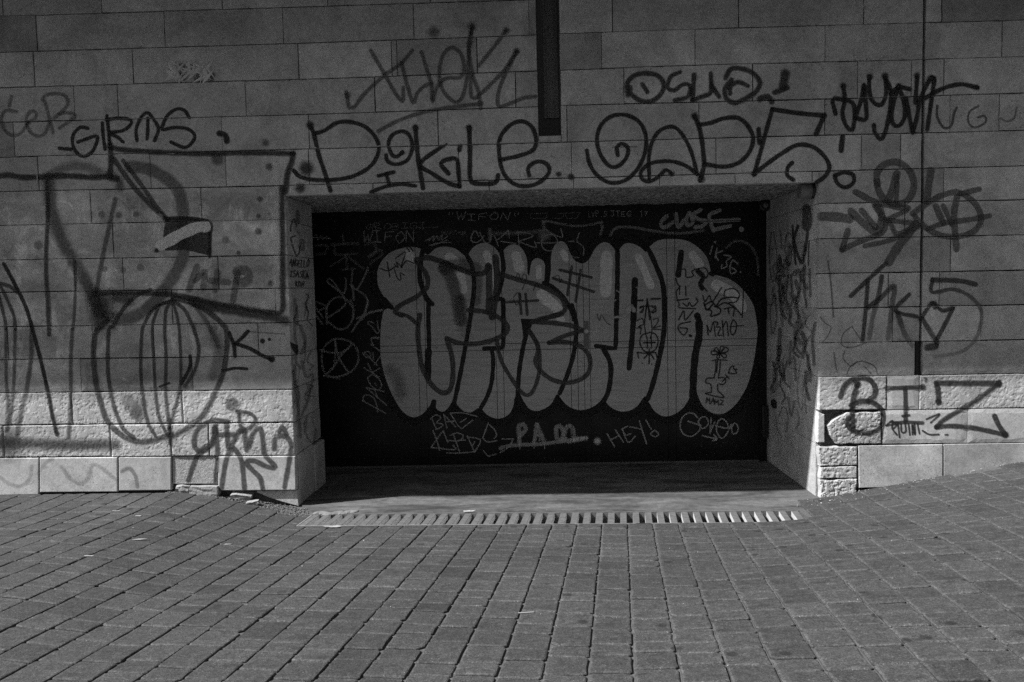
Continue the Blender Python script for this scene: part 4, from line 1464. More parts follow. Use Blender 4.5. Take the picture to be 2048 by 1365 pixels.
SIL = [(754.5, 548.8), (757.8, 533.4), (768.8, 515.9), (788.6, 501.6), (819.4, 494.5), (839, 497), (847, 502.7), (855.7, 510), (872, 497), (889.8, 493.9), (911.7, 498.3), (930, 512), (935.8, 509.3),
       (948, 493.9), (967.7, 486.2), (987.5, 493.9), (1001, 509), (1006, 502.7), (1013.9, 493.9), (1027, 489), (1042.5, 496), (1053.5, 518), (1055, 546.6), (1058, 553), (1063.3, 524.7), (1074.3, 516.5),
       (1086.4, 522.5), (1091.5, 537.8), (1091, 553), (1090, 566), (1096, 568), (1099.6, 560), (1100.7, 537.8), (1103, 507), (1110.6, 489.5), (1121.6, 482.9), (1132.6, 489.5), (1143.6, 513.7), (1154.6, 524.7), (1167.8, 526.9),
       (1178.8, 518), (1189.7, 498.3), (1203, 486.2), (1216, 486.2), (1227, 496), (1233, 507), (1239.3, 498.7), (1250.3, 487.7), (1265, 487.7), (1282, 496), (1292, 505), (1298, 495), (1316, 481.6),
       (1340.7, 478.4), (1370, 481), (1394.4, 493.8), (1414, 515.8), (1421, 542.6), (1421, 550), (1438, 552), (1465, 562), (1489.6, 584), (1506.7, 611), (1512.8, 640), (1515, 660), (1514, 678),
       (1506.7, 727), (1494.5, 771), (1475, 805), (1453, 824.6), (1436, 829), (1418.8, 823.4), (1404, 810), (1394.4, 788), (1388, 772), (1381, 785), (1377, 800), (1362.6, 819.7), (1340.7, 832), (1323.6, 832),
       (1306.5, 819.7), (1296.7, 802.6), (1289.4, 793), (1274.7, 812.4), (1255.2, 822.7), (1235.7, 822), (1218.6, 812.4), (1209, 801), (1201.5, 802.6), (1184.4, 814.8), (1160, 821), (1137, 813), (1123.8, 800),
       (1114, 789), (1101.8, 808.8), (1084, 819.8), (1071, 822.5), (1057.8, 817.6), (1046.9, 802), (1038, 786), (1029, 797), (1027, 811), (1018, 828.6), (1000.7, 837.4), (983, 835), (970, 826.4), (961, 815),
       (954.5, 817.6), (941.3, 825.3), (928, 823), (917, 813), (909, 803), (904, 804.4), (895, 817.6), (884, 824), (873, 817.6), (867, 801), (856.8, 815.4), (841.4, 830.8), (823.8, 834.6), (806, 824), (790.8, 802),
       (775.4, 769), (764.4, 732), (760.7, 699), (761.6, 655), (767.7, 622), (781, 615), (768.8, 595), (756.7, 573)]
t = Tag('door')
t.stroke('p', 30, SIL + SIL[:1], al=.97, so=.25, to=.008)
t.stroke('p', 54, [(1400, 490), (1440, 520), (1490, 560), (1515, 620)], al=.97, so=.2, to=.008)
dtag(t, 'graffiti_halo')
t = Tag('door')
t.lift = 0.0030
t.fill('p', SIL)
dtag(t, 'graffiti_letters', 'row of grey bubble letters rolled across the door', M_FILL)
t = Tag('door')
t.lift = 0.0034
for v, w, q, al_, to_ in (
        ('A', 90, [(1170, 770), (1195, 810)], .5, .62), ('B', 96, [(180, 800), (225, 835)], .75, .62), ('B', 72, [(280, 950), (305, 1090)], .8, .66), ('B', 70, [(515, 765), (545, 850)], .7, .62), ('B', 60, [(555, 900), (560, 1130)], .7, .6),
        ('B', 96, [(785, 785), (812, 890)], .75, .62), ('B', 52, [(990, 890), (990, 970)], .75, .62), ('B', 62, [(1212, 755), (1238, 805)], .7, .62), ('B', 108, [(1607, 785), (1597, 1110)], .8, .62), ('B', 92, [(1015, 1135), (1110, 1210), (1165, 1275)], .9, .75),
        ('E', 88, [(1050, 0), (1120, 50), (1170, 95)], .9, .75), ('C', 62, [(480, 715), (530, 830), (580, 950)], .75, .64), ('C', 72, [(922, 695), (975, 775)], .8, .64), ('C', 92, [(1115, 945), (1230, 1000), (1300, 1070), (1325, 1130)], .85, .7), ('E', 60, [(1170, 150), (1200, 185)], .8, .7)):
    t.stroke(v, w, q, al=.97, so=.12, to=min(.92, to_ + .25))
dtag(t, 'graffiti_highlights')
t = Tag('door')
t.lift = 0.0038
bk = dict(al=.98, so=.12, to=.008)
for v, w, q in (
        ('A', 40, [(1300, 735), (1275, 860), (1272, 980), (1300, 1090), (1340, 1180), (1385, 1222)]), ('D', 40, [(950, 0), (1015, 70)]),
        ('D', 36, [(1352, 0), (1350, 200), (1356, 400), (1350, 520)]), ('D', 54, [(1350, 470), (1345, 600), (1345, 700)]),
        ('B', 36, [(325, 760), (380, 870), (400, 1000), (395, 1150), (370, 1300)]), ('E', 36, [(388, 0), (370, 150), (330, 380), (290, 600), (250, 800), (218, 945)]),
        ('B', 36, [(650, 750), (668, 870), (655, 1000), (620, 1130), (590, 1180)]), ('B', 36, [(550, 1180), (640, 1175), (665, 1210), (668, 1365)]), ('E', 36, [(665, 0), (668, 200), (665, 400), (640, 435), (495, 445)]), ('E', 34, [(562, 450), (575, 560), (560, 750), (520, 880), (462, 985)]),
        ('E', 36, [(890, 260), (850, 420), (815, 620), (800, 800), (800, 920)]), ('B', 44, [(1075, 830), (1072, 930), (1060, 1020)]), ('B', 34, [(1035, 1030), (1120, 1070), (1220, 1170), (1290, 1290), (1310, 1365)]),
        ('E', 36, [(1290, 50), (1328, 200), (1328, 350), (1300, 520), (1250, 680), (1180, 850)]), ('B', 38, [(1704, 660), (1706, 900), (1698, 1365)]), ('E', 36, [(1695, 0), (1690, 400), (1660, 440), (1510, 420)]), ('E', 40, [(1575, 440), (1635, 560), (1645, 680), (1620, 840), (1565, 945)]),
        ('C', 44, [(450, 905), (438, 1229)]), ('F', 38, [(450, -20), (428, 300), (402, 560)]), ('C', 36, [(560, 650), (620, 780), (680, 950), (695, 1229)]), ('F', 36, [(695, -10), (688, 250), (655, 450), (600, 680), (555, 810)]),
        ('C', 40, [(830, 675), (805, 862)]), ('F', 52, [(975, 190), (975, 300), (945, 450), (930, 620), (925, 790)]), ('F', 44, [(960, 130), (985, 200)]), ('C', 30, [(1085, 858), (1070, 850)]), ('E', 44, [(20, 1010), (35, 930)])):
    t.stroke(v, w * 1.15, q, **bk)
t.fill('E', [(825, 172), (952, 175), (885, 330), (850, 430), (845, 300)], al=.98, to=.008, smooth=False)
dtag(t, 'graffiti_outlines')
t = Tag('door')
t.lift = 0.0056
dk = dict(al=.8, so=.12, to=.06)
for v, w, q in (
        ('A', 50, [(1240, 820), (1340, 800), (1480, 840), (1600, 890), (1740, 940)]), ('B', 50, [(360, 935), (440, 950), (505, 930), (528, 870)]), ('B', 60, [(535, 880), (540, 1100), (535, 1290)]), ('B', 60, [(595, 800), (612, 1000), (590, 1200), (565, 1340)]),
        ('B', 44, [(640, 950), (800, 1000), (950, 1040), (1100, 1100), (1200, 1170), (1232, 1260), (1180, 1310), (1000, 1362)]), ('E', 44, [(1200, 130), (1080, 160), (930, 200)]), ('E', 44, [(935, 198), (1150, 215), (1300, 240), (1392, 280)]), ('E', 40, [(1392, 282), (1250, 320), (1080, 392)]),
        ('E', 42, [(1085, 392), (1250, 388), (1380, 430), (1450, 520), (1450, 640), (1380, 720), (1250, 755), (1120, 730), (1020, 660), (960, 570), (980, 480), (975, 400), (900, 280)]),
        ('E', 36, [(905, 285), (980, 420), (1000, 560), (980, 720), (930, 840), (880, 868), (820, 830), (750, 730), (660, 580), (620, 450), (605, 350)]),
        ('E', 44, [(350, 95), (500, 110), (640, 170), (710, 250), (680, 310), (560, 370), (400, 402), (250, 390), (152, 350)]), ('E', 46, [(155, 365), (200, 520), (208, 700), (180, 820), (120, 848), (50, 810), (-20, 730)]), ('D', 46, [(1345, 720), (1290, 600), (1260, 400), (1255, 250), (1272, 140)]),
        ('A', 44, [(1245, 840), (1330, 950), (1340, 1060), (1250, 1150), (1100, 1230), (1045, 1290), (1110, 1325)]), ('D', 36, [(1080, 130), (1160, 150), (1250, 220)]), ('B', 26, [(1180, 912), (1468, 980)]), ('B', 26, [(1118, 987), (1488, 1110)]), ('B', 26, [(1290, 882), (1250, 1140)]), ('B', 26, [(1370, 912), (1325, 1200)]),
        ('B', 24, [(690, 1205), (980, 1190)]), ('B', 26, [(815, 1130), (830, 1310)]), ('B', 26, [(870, 1130), (885, 1320)])):
    t.stroke(v, w, q, **dk)
t.stroke('A', 120, [(1500, 880), (1590, 1080), (1640, 1365)], al=.5, so=.5, to=.06)
t.stroke('D', 110, [(1640, 0), (1660, 180), (1690, 320)], al=.45, so=.6, to=.06, fade=.7)
t.stroke('B', 120, [(130, 900), (280, 860), (420, 900)], al=.45, so=.5, to=.06)
t.stroke('B', 90, [(440, 1000), (420, 1200)], al=.4, so=.6, to=.06)
t.stroke('D', 130, [(1000, 640), (1060, 700), (1100, 850)], al=.35, so=.95, to=.02)
dtag(t, 'graffiti_overpainting', 'thin dark brushed letters across the bubble letters')
t = Tag('door')
t.lift = 0.0070
pen = dict(al=.92, so=.2, to=.012)
for v, w, q in (
        ('A', 11, [(975, 840), (1000, 975)]), ('A', 11, [(912, 900), (985, 918), (1052, 880)]), ('A', 10, [(1040, 860), (1075, 890), (1060, 840), (1110, 890)]), ('A', 11, [(1052, 808), (1140, 752), (1100, 890), (1150, 830), (1215, 850)]), ('A', 10, [(1040, 905), (1070, 990), (1100, 1000), (1095, 940), (1130, 960)]), ('A', 11, [(1155, 712), (1180, 745)]), ('A', 11, [(1185, 706), (1212, 740)]),
        ('C', 11, [(465, 1072), (515, 1072)]), ('C', 14, [(580, 1060), (658, 1056)]), ('C', 9, [(550, 1055), (545, 1130), (530, 1229)]), ('C', 9, [(550, 1060), (570, 1229)]), ('C', 9, [(490, 1125), (520, 1130), (495, 1170)]), ('C', 9, [(500, 1118), (620, 1120), (590, 1165), (625, 1160)]),
        ('F', 9, [(550, 0), (535, 120), (530, 220), (545, 310)]), ('F', 9, [(550, 0), (580, 150), (590, 250), (575, 320)]), ('F', 10, [(470, 5), (515, 2)]), ('F', 9, [(488, 70), (520, 62), (510, 105), (490, 100)]), ('F', 9, [(590, 60), (625, 75), (600, 110), (580, 95)]), ('F', 9, [(470, 170), (510, 155), (520, 200), (480, 220), (500, 240)]), ('F', 9, [(600, 160), (640, 155), (630, 200), (600, 230), (660, 215)]),
        ('F', 9, [(465, 235), (500, 225), (495, 280)]), ('F', 9, [(600, 240), (660, 245)]), ('F', 11, [(570, 268), (510, 290), (490, 350), (520, 415), (570, 430), (620, 405), (640, 340), (620, 285), (575, 268)]), ('F', 13, [(520, 352), (615, 350)]), ('F', 9, [(550, 310), (552, 400)]), ('F', 9, [(585, 305), (585, 400)]),
        ('F', 11, [(470, 430), (530, 438), (620, 432)]), ('F', 10, [(470, 430), (480, 480)]), ('F', 10, [(620, 432), (632, 480)]), ('F', 12, [(525, 480), (570, 440), (605, 485)]), ('F', 11, [(568, 400), (566, 525)]), ('F', 10, [(508, 520), (512, 520)]), ('F', 10, [(585, 525), (590, 528)]),
        ('C', 10, [(830, 815), (865, 820), (870, 880), (930, 870), (915, 835), (940, 820)]), ('C', 11, [(785, 890), (795, 930), (818, 955)]), ('C', 10, [(820, 955), (790, 1000), (795, 1060)]), ('C', 10, [(815, 960), (815, 1020)]), ('C', 10, [(865, 955), (868, 1030)]), ('C', 11, [(795, 1070), (890, 1058)]), ('C', 10, [(800, 1070), (815, 1110), (810, 1130), (950, 1140)]), ('C', 10, [(845, 1095), (880, 1120), (895, 1085), (920, 1120), (965, 1080), (950, 1050)]),
        ('F', 11, [(808, 165), (850, 92), (862, 165), (928, 92)]), ('F', 11, [(905, 180), (820, 200), (805, 240), (850, 290), (880, 240), (820, 230)]), ('F', 20, [(900, 292), (908, 298)]), ('C', 40, [(965, 830), (1010, 880), (985, 930), (1000, 970)]), ('C', 10, [(940, 815), (1020, 805), (1050, 850), (1030, 890)]), ('C', 10, [(1010, 960), (1040, 995)]),
        ('C', 11, [(1005, 1030), (1025, 1080), (1060, 1030), (1080, 1085), (1120, 1030), (1160, 965)]), ('C', 10, [(1180, 1040), (1190, 990), (1260, 975), (1305, 1020), (1280, 1080), (1220, 1090)]), ('C', 12, [(1020, 1110), (1080, 1080), (1120, 1120), (1180, 1090), (1240, 1110), (1290, 1150), (1320, 1190)]), ('C', 12, [(1030, 1140), (1080, 1160), (1070, 1200), (1140, 1180), (1150, 1140), (1100, 1120)]), ('C', 12, [(1120, 1110), (1160, 1060), (1230, 1045), (1290, 1050)]), ('C', 10, [(1180, 1140), (1260, 1130), (1255, 1200)]), ('C', 10, [(1215, 1140), (1220, 1180)]), ('C', 9, [(1338, 980), (1335, 1100), (1330, 1210)]), ('C', 14, [(1015, 1090), (1040, 1150), (1090, 1100)]),
        ('F', 10, [(1040, 210), (1050, 290)]), ('F', 10, [(1040, 215), (1068, 260), (1092, 185), (1110, 300)]), ('F', 10, [(1100, 180), (1130, 190), (1115, 225), (1150, 225), (1130, 290), (1160, 290)]), ('F', 10, [(1165, 170), (1175, 300)]), ('F', 10, [(1168, 230), (1200, 180), (1215, 295)]), ('F', 10, [(1255, 165), (1232, 220), (1240, 285), (1270, 270), (1282, 200), (1258, 165)]), ('F', 9, [(1230, 222), (1285, 215), (1338, 212)]),
        ('B', 6, [(740, 960), (780, 980), (800, 940), (830, 1000), (850, 950), (880, 980), (840, 1090)]), ('B', 6, [(940, 1100), (970, 1030), (990, 1060), (1040, 1040)]), ('B', 6, [(1120, 980), (1170, 960), (1180, 1030), (1200, 990)]), ('B', 6, [(760, 1160), (800, 1120), (830, 1160), (790, 1230), (760, 1180)]), ('E', 6, [(1520, 130), (1540, 190), (1560, 140), (1600, 200), (1640, 230)])):
    t.stroke(v, w, q, **pen)
for cx_, cy_ in ((1115, 405), (1165, 395), (1195, 410), (1185, 460), (1130, 470), (1090, 435)):              # a flower in a vase
    dx_, dy_ = (cx_ - 1142) * .55, (cy_ - 437) * .55
    t.stroke('F', 10, [(1142, 437), (cx_ - dy_ * .6, cy_ + dx_ * .6), (cx_ + dx_ * .6, cy_ + dy_ * .6), (cx_ + dy_ * .6, cy_ - dx_ * .6), (1142, 437)], **pen)
for q in ([(1085, 500), (1110, 492), (1200, 495), (1205, 500)], [(1112, 500), (1112, 560), (1098, 640)], [(1150, 500), (1145, 570), (1132, 640)], [(1130, 480), (1118, 595)], [(1098, 640), (1040, 645), (1032, 680), (1070, 692), (1075, 740), (1075, 760)], [(1132, 640), (1180, 640), (1195, 670), (1170, 695), (1130, 690), (1128, 740)],
          [(1075, 760), (1028, 770), (1175, 800), (1128, 742)], [(1168, 668), (1205, 630)], [(1190, 612), (1222, 648)], [(1215, 600), (1235, 550), (1262, 545), (1255, 565), (1285, 570), (1270, 585), (1285, 600), (1250, 605), (1215, 600)]):
    t.stroke('F', 10, q, **pen)
t.text('F', 'MAMZ', 1028, 850, 150, 44, 9, ux=(1, .06), **pen)
dtag(t, 'graffiti_marker_drawings', 'black marker names and a flower drawn on the right letters')
t = Tag('door')
t.lift = 0.0098
wh = dict(to=.5)
t.text('B', '"WIFON"', 130, 465, 700, 66, 9, ux=(1, -.02), al=.42, so=.2, **wh)
t.text('A', 'WIFON', 740, 660, 500, 88, 10, ux=(1, -.01), al=.48, so=.2, **wh)
t.text('A', 'GROBIGI', 775, 545, 560, 52, 9, ux=(1, -.02), al=.26, so=.2, **wh)
t.stroke('A', 8, [(1130, 530), (1430, 524)], al=.26, so=.2, **wh)
t.text('C', 'LYP.S', 60, 384, 165, 44, 7, ux=(1, -.02), al=.4, so=.2, **wh)
t.text('C', 'JTEG', 250, 382, 170, 42, 7, al=.4, so=.2, **wh)
t.text('C', '17', 490, 384, 62, 44, 7, al=.42, so=.2, **wh)
t.text('A', 'DEEUE/TAUBE', 1470, 588, 230, 30, 5, al=.3, so=.2, **wh)
for q in ([(915, 400), (1065, 395), (1060, 440), (915, 445), (915, 400)], [(1230, 395), (1360, 390), (1335, 440), (1240, 445), (1230, 395)], [(1110, 440), (1170, 445), (1210, 430), (1220, 400), (1170, 395)]):
    t.stroke('B', 6, q, al=.28, so=.2, smooth=False, **wh)
for q in ([(1320, 650), (1370, 620), (1350, 650), (1400, 600), (1390, 650), (1430, 600), (1440, 640), (1480, 590), (1470, 640), (1525, 605)], [(1355, 690), (1440, 665), (1555, 660)], [(1380, 692), (1520, 640)]):
    t.stroke('A', 9, q, al=.5, so=.2, **wh)
for q in ([(290, 640), (330, 590), (345, 640), (370, 600), (390, 635), (420, 605), (460, 632)], [(290, 612), (440, 625)]):
    t.stroke('A', 7, q, al=.4, so=.2, **wh)
for q in ([(445, 608), (410, 555), (382, 590), (375, 640), (410, 662), (460, 640), (490, 600)], [(452, 570), (500, 660), (545, 655), (560, 590), (590, 610), (620, 690)], [(712, 550), (640, 620), (598, 640)], [(715, 555), (722, 620)], [(640, 650), (780, 672)], [(800, 560), (810, 690)], [(795, 565), (900, 580), (932, 608), (800, 650)], [(800, 650), (960, 706), (950, 650)],
          [(960, 665), (1150, 660), (1130, 600), (1080, 590), (1030, 620), (1015, 680), (1050, 730), (1120, 735), (1180, 710), (1225, 680)], [(1060, 540), (1070, 560), (1200, 615), (1190, 535)], [(1360, 570), (1335, 640)], [(1258, 655), (1310, 650)], [(1335, 655), (1378, 685)], [(1392, 695), (1400, 730), (1392, 780)], [(1355, 797), (1320, 795)], [(1300, 790), (1270, 778)]):
    t.stroke('B', 10, q, al=.62, so=.2, **wh)
for w, q, a in ((34, [(1040, 540), (1030, 475)], .42), (24, [(1030, 470), (1080, 470), (1200, 495), (1330, 510), (1450, 500), (1560, 478)], .4), (28, [(1562, 480), (1565, 540), (1550, 590)], .35), (38, [(545, 545), (545, 625)], .36), (38, [(545, 580), (700, 575), (900, 570), (1010, 555)], .24)):
    t.stroke('B', w, q, al=a, so=.8, **wh)
t.dot('B', 1035, 595, 110, al=.42, so=.9, **wh)
t.stroke('C', 24, [(245, 540), (290, 480), (350, 468), (450, 475), (600, 500), (800, 522), (1010, 498)], al=.4, so=.8, **wh)
t.stroke('C', 22, [(1200, 640), (1260, 590), (1340, 590), (1410, 640), (1450, 730), (1462, 860)], al=.3, so=.9, **wh)
for q in ([(710, 380), (670, 420), (665, 462), (700, 470), (770, 425)], [(785, 360), (803, 470), (850, 415)], [(900, 350), (870, 400), (880, 455), (925, 430), (900, 350)], [(990, 328), (925, 372), (990, 412), (1040, 422), (1000, 462), (945, 470)], [(1145, 332), (1060, 370), (1070, 430), (1095, 500)], [(1090, 422), (1305, 408)], [(1095, 492), (1232, 460)]):
    t.stroke('C', 32, q, al=.66, so=.3, to=.5)
t.dot('C', 1320, 487, 42, al=.7, so=.3, to=.55)
for q in ([(1085, 625), (1065, 692)], [(1122, 640), (1106, 722)], [(1168, 665), (1112, 690), (1132, 742)], [(1180, 700), (1238, 710), (1200, 750), (1202, 790), (1160, 808), (1164, 780)], [(1295, 772), (1250, 742), (1228, 800), (1238, 850), (1280, 830), (1245, 802)]):
    t.stroke('C', 12, q, al=.7, so=.2, **wh)
t.dot('C', 1105, 590, 20, al=.7, so=.3, **wh).dot('C', 1314, 837, 14, al=.7, so=.3, **wh)
for w, q, a in ((30, [(470, 680), (710, 670)], .2), (22, [(570, 590), (580, 680)], .18), (24, [(500, 700), (510, 770), (700, 760)], .2), (26, [(330, 690), (430, 690), (400, 765), (330, 770)], .18), (22, [(600, 770), (612, 900)], .22), (22, [(600, 790), (460, 880)], .2), (24, [(620, 790), (760, 900)], .22), (28, [(780, 680), (850, 660), (870, 740), (800, 800), (900, 730), (930, 770), (820, 850)], .2), (20, [(560, 910), (680, 900)], .2),
                (22, [(660, 1050), (672, 1180)], .5), (18, [(600, 990), (580, 1120), (440, 1030), (432, 1000), (470, 1000), (560, 1130), (600, 1200), (560, 1260), (430, 1350)], .45), (18, [(310, 1195), (420, 1242), (340, 1290)], .42), (18, [(310, 1230), (390, 1345)], .42), (18, [(425, 1345), (440, 1220), (520, 1160), (600, 1180), (660, 1260), (662, 1345)], .4), (18, [(800, 890), (770, 970), (720, 1060), (690, 1090), (640, 1050)], .5),
                (18, [(660, 920), (650, 1060), (670, 1080)], .4), (18, [(700, 1090), (770, 1140), (800, 1210), (770, 1300), (720, 1365)], .45), (18, [(740, 1365), (800, 1310), (930, 1275)], .45)):
    t.stroke('A', w, q, al=a, so=.8, **wh)
for q, a in (([(320, 130), (385, 222)], .42), ([(428, 220), (420, 100), (450, 20)], .4), ([(440, 200), (520, 262), (600, 260), (660, 180), (670, 80), (640, 0)], .42), ([(798, 0), (770, 120), (700, 220), (655, 290)], .5), ([(700, 170), (830, 110), (930, 95)], .45),
             ([(380, 560), (385, 470), (440, 390), (520, 355), (620, 375), (690, 430), (715, 520), (690, 610), (620, 670), (520, 700), (430, 690), (390, 625), (380, 560)], .42), ([(500, 360), (520, 480), (560, 570), (622, 660)], .45), ([(505, 400), (500, 560), (480, 630)], .4), ([(365, 455), (450, 480), (560, 480), (650, 412)], .45), ([(400, 692), (480, 620), (560, 500), (645, 415)], .42), ([(400, 692), (540, 715)], .35)):
    t.stroke('D', 20, q, al=a, so=.8, **wh)
for q in ([(755, 920), (965, 1035)], [(755, 920), (760, 880), (800, 865), (850, 890), (880, 960), (885, 1020)], [(785, 800), (970, 960)], [(785, 800), (945, 835)], [(860, 815), (890, 895)], [(795, 710), (840, 682), (900, 720), (925, 780), (890, 820), (830, 780), (795, 712)], [(865, 760), (880, 780)],
          [(765, 620), (900, 702)], [(800, 580), (840, 668)], [(840, 660), (905, 625)], [(915, 510), (858, 592)], [(770, 480), (885, 598)], [(770, 482), (752, 488), (790, 525), (828, 505), (800, 470), (770, 482)], [(845, 480), (850, 542)], [(826, 402), (908, 466)], [(900, 342), (830, 350), (862, 430), (886, 442)], [(832, 350), (896, 352)],
          [(885, 190), (892, 255), (905, 290), (880, 302), (840, 250), (802, 215), (812, 196), (852, 212)]):
    t.stroke('D', 12, q, al=.5, so=.2, to=.45)
for q in ([(20, 1090), (60, 1180)], [(5, 1085), (40, 1055), (75, 1050), (100, 1075), (60, 1115), (110, 1130), (115, 1150), (50, 1182)], [(125, 1045), (155, 1170)], [(125, 1045), (235, 1155)], [(150, 1110), (215, 1105)], [(185, 1035), (240, 1120), (262, 1152), (292, 1170), (330, 1140), (390, 1095)], [(190, 1030), (300, 1030), (430, 1062)], [(275, 1115), (330, 1080)]):
    t.stroke('E', 11, q, al=.6, so=.2, **wh)
for q in ([(1140, 155), (1165, 220), (1190, 302)], [(1215, 155), (1125, 280)], [(1125, 280), (1300, 297), (1290, 265)], [(1215, 155), (1250, 242)], [(1290, 180), (1340, 322)], [(1270, 190), (1320, 172), (1365, 195), (1330, 230), (1255, 228)], [(1330, 228), (1380, 225)], [(1395, 195), (1450, 316)], [(1395, 202), (1475, 215), (1492, 240), (1450, 316)], [(1435, 265), (1450, 240)],
          [(1550, 100), (1510, 210)], [(1510, 210), (1545, 240), (1615, 230)], [(1550, 105), (1600, 150), (1612, 190), (1595, 215)], [(1655, 218), (1738, 218)], [(1738, 218), (1705, 275), (1640, 320)]):
    t.stroke('G', 10, q, al=.6, so=.2, **wh)
t.stroke('G', 10, [(1240, 322), (1340, 322), (1450, 312)], al=.6, so=.2, **wh)
t.stroke('G', 9, [(1515, 305), (1550, 347), (1610, 330)], al=.5, so=.2, smooth=False, **wh)
for w, q in ((42, [(815, 1310), (808, 1145), (850, 1132), (872, 1180), (822, 1235)]), (40, [(948, 1300), (972, 1135)]), (40, [(972, 1135), (1042, 1300)]), (26, [(958, 1235), (1012, 1230)]), (42, [(1200, 1290), (1155, 1260), (1150, 1160), (1185, 1145), (1212, 1200), (1205, 1285)]), (42, [(1212, 1230), (1250, 1150), (1295, 1165), (1302, 1270), (1255, 1290), (1212, 1245)]),
             (36, [(640, 1352), (700, 1332), (850, 1320), (1000, 1312), (1200, 1288), (1300, 1275)])):
    t.stroke('E', w, q, al=.6, so=.6, **wh)
t.stroke('E', 44, [(1300, 1275), (1420, 1258)], al=.75, so=.85, to=.8)
t.dot('E', 1522, 1287, 64, al=.8, so=.85, to=.8)
for q in ([(818, 1310), (818, 1360)], [(945, 1300), (946, 1350)], [(1042, 1300), (1042, 1355)], [(992, 1240), (993, 1285)], [(1240, 1190), (1240, 1225)]):
    t.stroke('E', 9, q, al=.6, so=.3, **wh)
for q in ([(220, 1095), (282, 1200)], [(290, 1065), (355, 1165)], [(250, 1150), (322, 1110)], [(345, 1060), (395, 1165), (452, 1120)], [(340, 1062), (390, 1035)], [(370, 1112), (422, 1096)], [(410, 1040), (500, 1060)], [(485, 990), (545, 1180)], [(540, 985), (582, 1060)], [(575, 1100), (610, 1072), (645, 1100), (620, 1122), (580, 1108)]):
    t.stroke('F', 12, q, al=.6, so=.2, **wh)
for q in ([(965, 968), (930, 932), (880, 930), (835, 970), (820, 1040), (850, 1100), (910, 1118), (970, 1080), (992, 1030)], [(992, 1030), (885, 995)], [(990, 1050), (970, 1000), (1000, 960), (1040, 970), (1050, 1020), (1010, 1055), (985, 1045)], [(1075, 970), (1065, 1090)], [(1065, 1090), (1105, 1000)], [(1110, 1032), (1205, 1052), (1200, 1000), (1160, 975), (1125, 1010), (1120, 1080), (1160, 1135), (1200, 1100), (1240, 1020)],
          [(1240, 1050), (1265, 1010), (1295, 1040), (1285, 1090), (1250, 1095), (1240, 1050)], [(1002, 1112), (1122, 1142)], [(1095, 1105), (1122, 1142), (1085, 1155)]):
    t.stroke('F', 12, q, al=.68, so=.2, **wh)
t.stroke('B', 14, [(1462, 1190), (1632, 1190)], al=.8, so=.1, to=.6)
for q, w in (([(1570, 1250), (1612, 1300)], 18), ([(1680, 1342), (1760, 1330), (1820, 1280)], 22), ([(1735, 1275), (1800, 1270)], 16), ([(1700, 1100), (1720, 1112)], 14), ([(1665, 1195), (1690, 1185)], 18), ([(1655, 915), (1672, 935)], 10)):
    t.stroke('B', w, q, al=.7, so=.3, to=.6)
t.stroke('C', 40, [(395, 1145), (425, 1120), (440, 1150)], al=.75, so=.3, to=.6)
t.dot('C', 525, 1027, 20, al=.75, so=.3, to=.6).dot('C', 465, 965, 14, al=.6, so=.3, to=.6)
dtag(t, 'graffiti_chalk_tags', 'pale chalk and marker tags scattered over the black door')

# a black lamp with a round lens high on the door's right end
lz = dzz(424)
lamp = tag(empty('door_lamp', (2.262, DOOR_Y - 0.06, lz)), 'small black round lamp at the top right of the garage door', 'lamp')


def local_part(name, me, mat, parent):
    o = link(name, me, mat)
    o.parent = parent
    return o


def ring_mesh(name, prof, seg=24, axis='Y'):
    """lathe a profile [(radius, along)...]"""
    V, F = [], []
    for r, h in prof:
        for i in range(seg):
            a = 2 * PI * i / seg
            p = (r * math.cos(a), h, r * math.sin(a)) if axis == 'Y' else ((h, r * math.cos(a), r * math.sin(a)) if axis == 'X' else (r * math.cos(a), r * math.sin(a), h))
            V.append(p)
    for j in range(len(prof) - 1):
        for i in range(seg):
            k = (i + 1) % seg
            F.append((j * seg + i, j * seg + k, (j + 1) * seg + k, (j + 1) * seg + i))
    F.append(tuple(range(seg)))
    F.append(tuple((len(prof) - 1) * seg + i for i in range(seg)))
    me = mesh_from(name, V, F)
    bm = bmesh.new()
    bm.from_mesh(me)
    bmesh.ops.recalc_face_normals(bm, faces=bm.faces)
    bm.to_mesh(me)
    bm.free()
    for p in me.polygons:
        p.use_smooth = len(p.vertices) == 4
    return me


local_part('housing', ring_mesh('housing', [(0.045, 0.058), (0.058, 0.04), (0.06, 0.0), (0.058, -0.045), (0.05, -0.055), (0.046, -0.056)]), M_BLACKP, lamp)
local_part('lens', ring_mesh('lens', [(0.026, -0.0565), (0.024, -0.066), (0.012, -0.072), (0.003, -0.073)]), M_PLASTIC, lamp)
local_part('mounting_bracket', box_mesh('mounting_bracket', -0.02, 0.02, -0.02, 0.02, 0.055, DZ1 - lz - 0.03, 0.003), M_BLACKP, lamp)
# grey cylinder fixed under the lintel's right end
c0 = on_wall(1611, 382, 0.13)
cyl = tag(empty('wall_lamp', (c0.x + 0.012, 0.13, c0.z)), 'grey cylinder fitting under the right end of the lintel', 'lamp')
local_part('housing', ring_mesh('housing', [(0.058, -0.062), (0.066, -0.058), (0.066, 0.025), (0.064, 0.028)], 32, 'X'), M_PLASTIC, cyl)
local_part('cap', ring_mesh('cap', [(0.062, 0.029), (0.0655, 0.031), (0.0655, 0.066), (0.060, 0.070)], 32, 'X'), M_BLACKP, cyl)
local_part('mounting_plate', box_mesh('mounting_plate', 0.02, 0.06, -0.03, 0.03, 0.060, LINTEL - c0.z + 0.004, 0.002), M_PLASTIC, cyl)

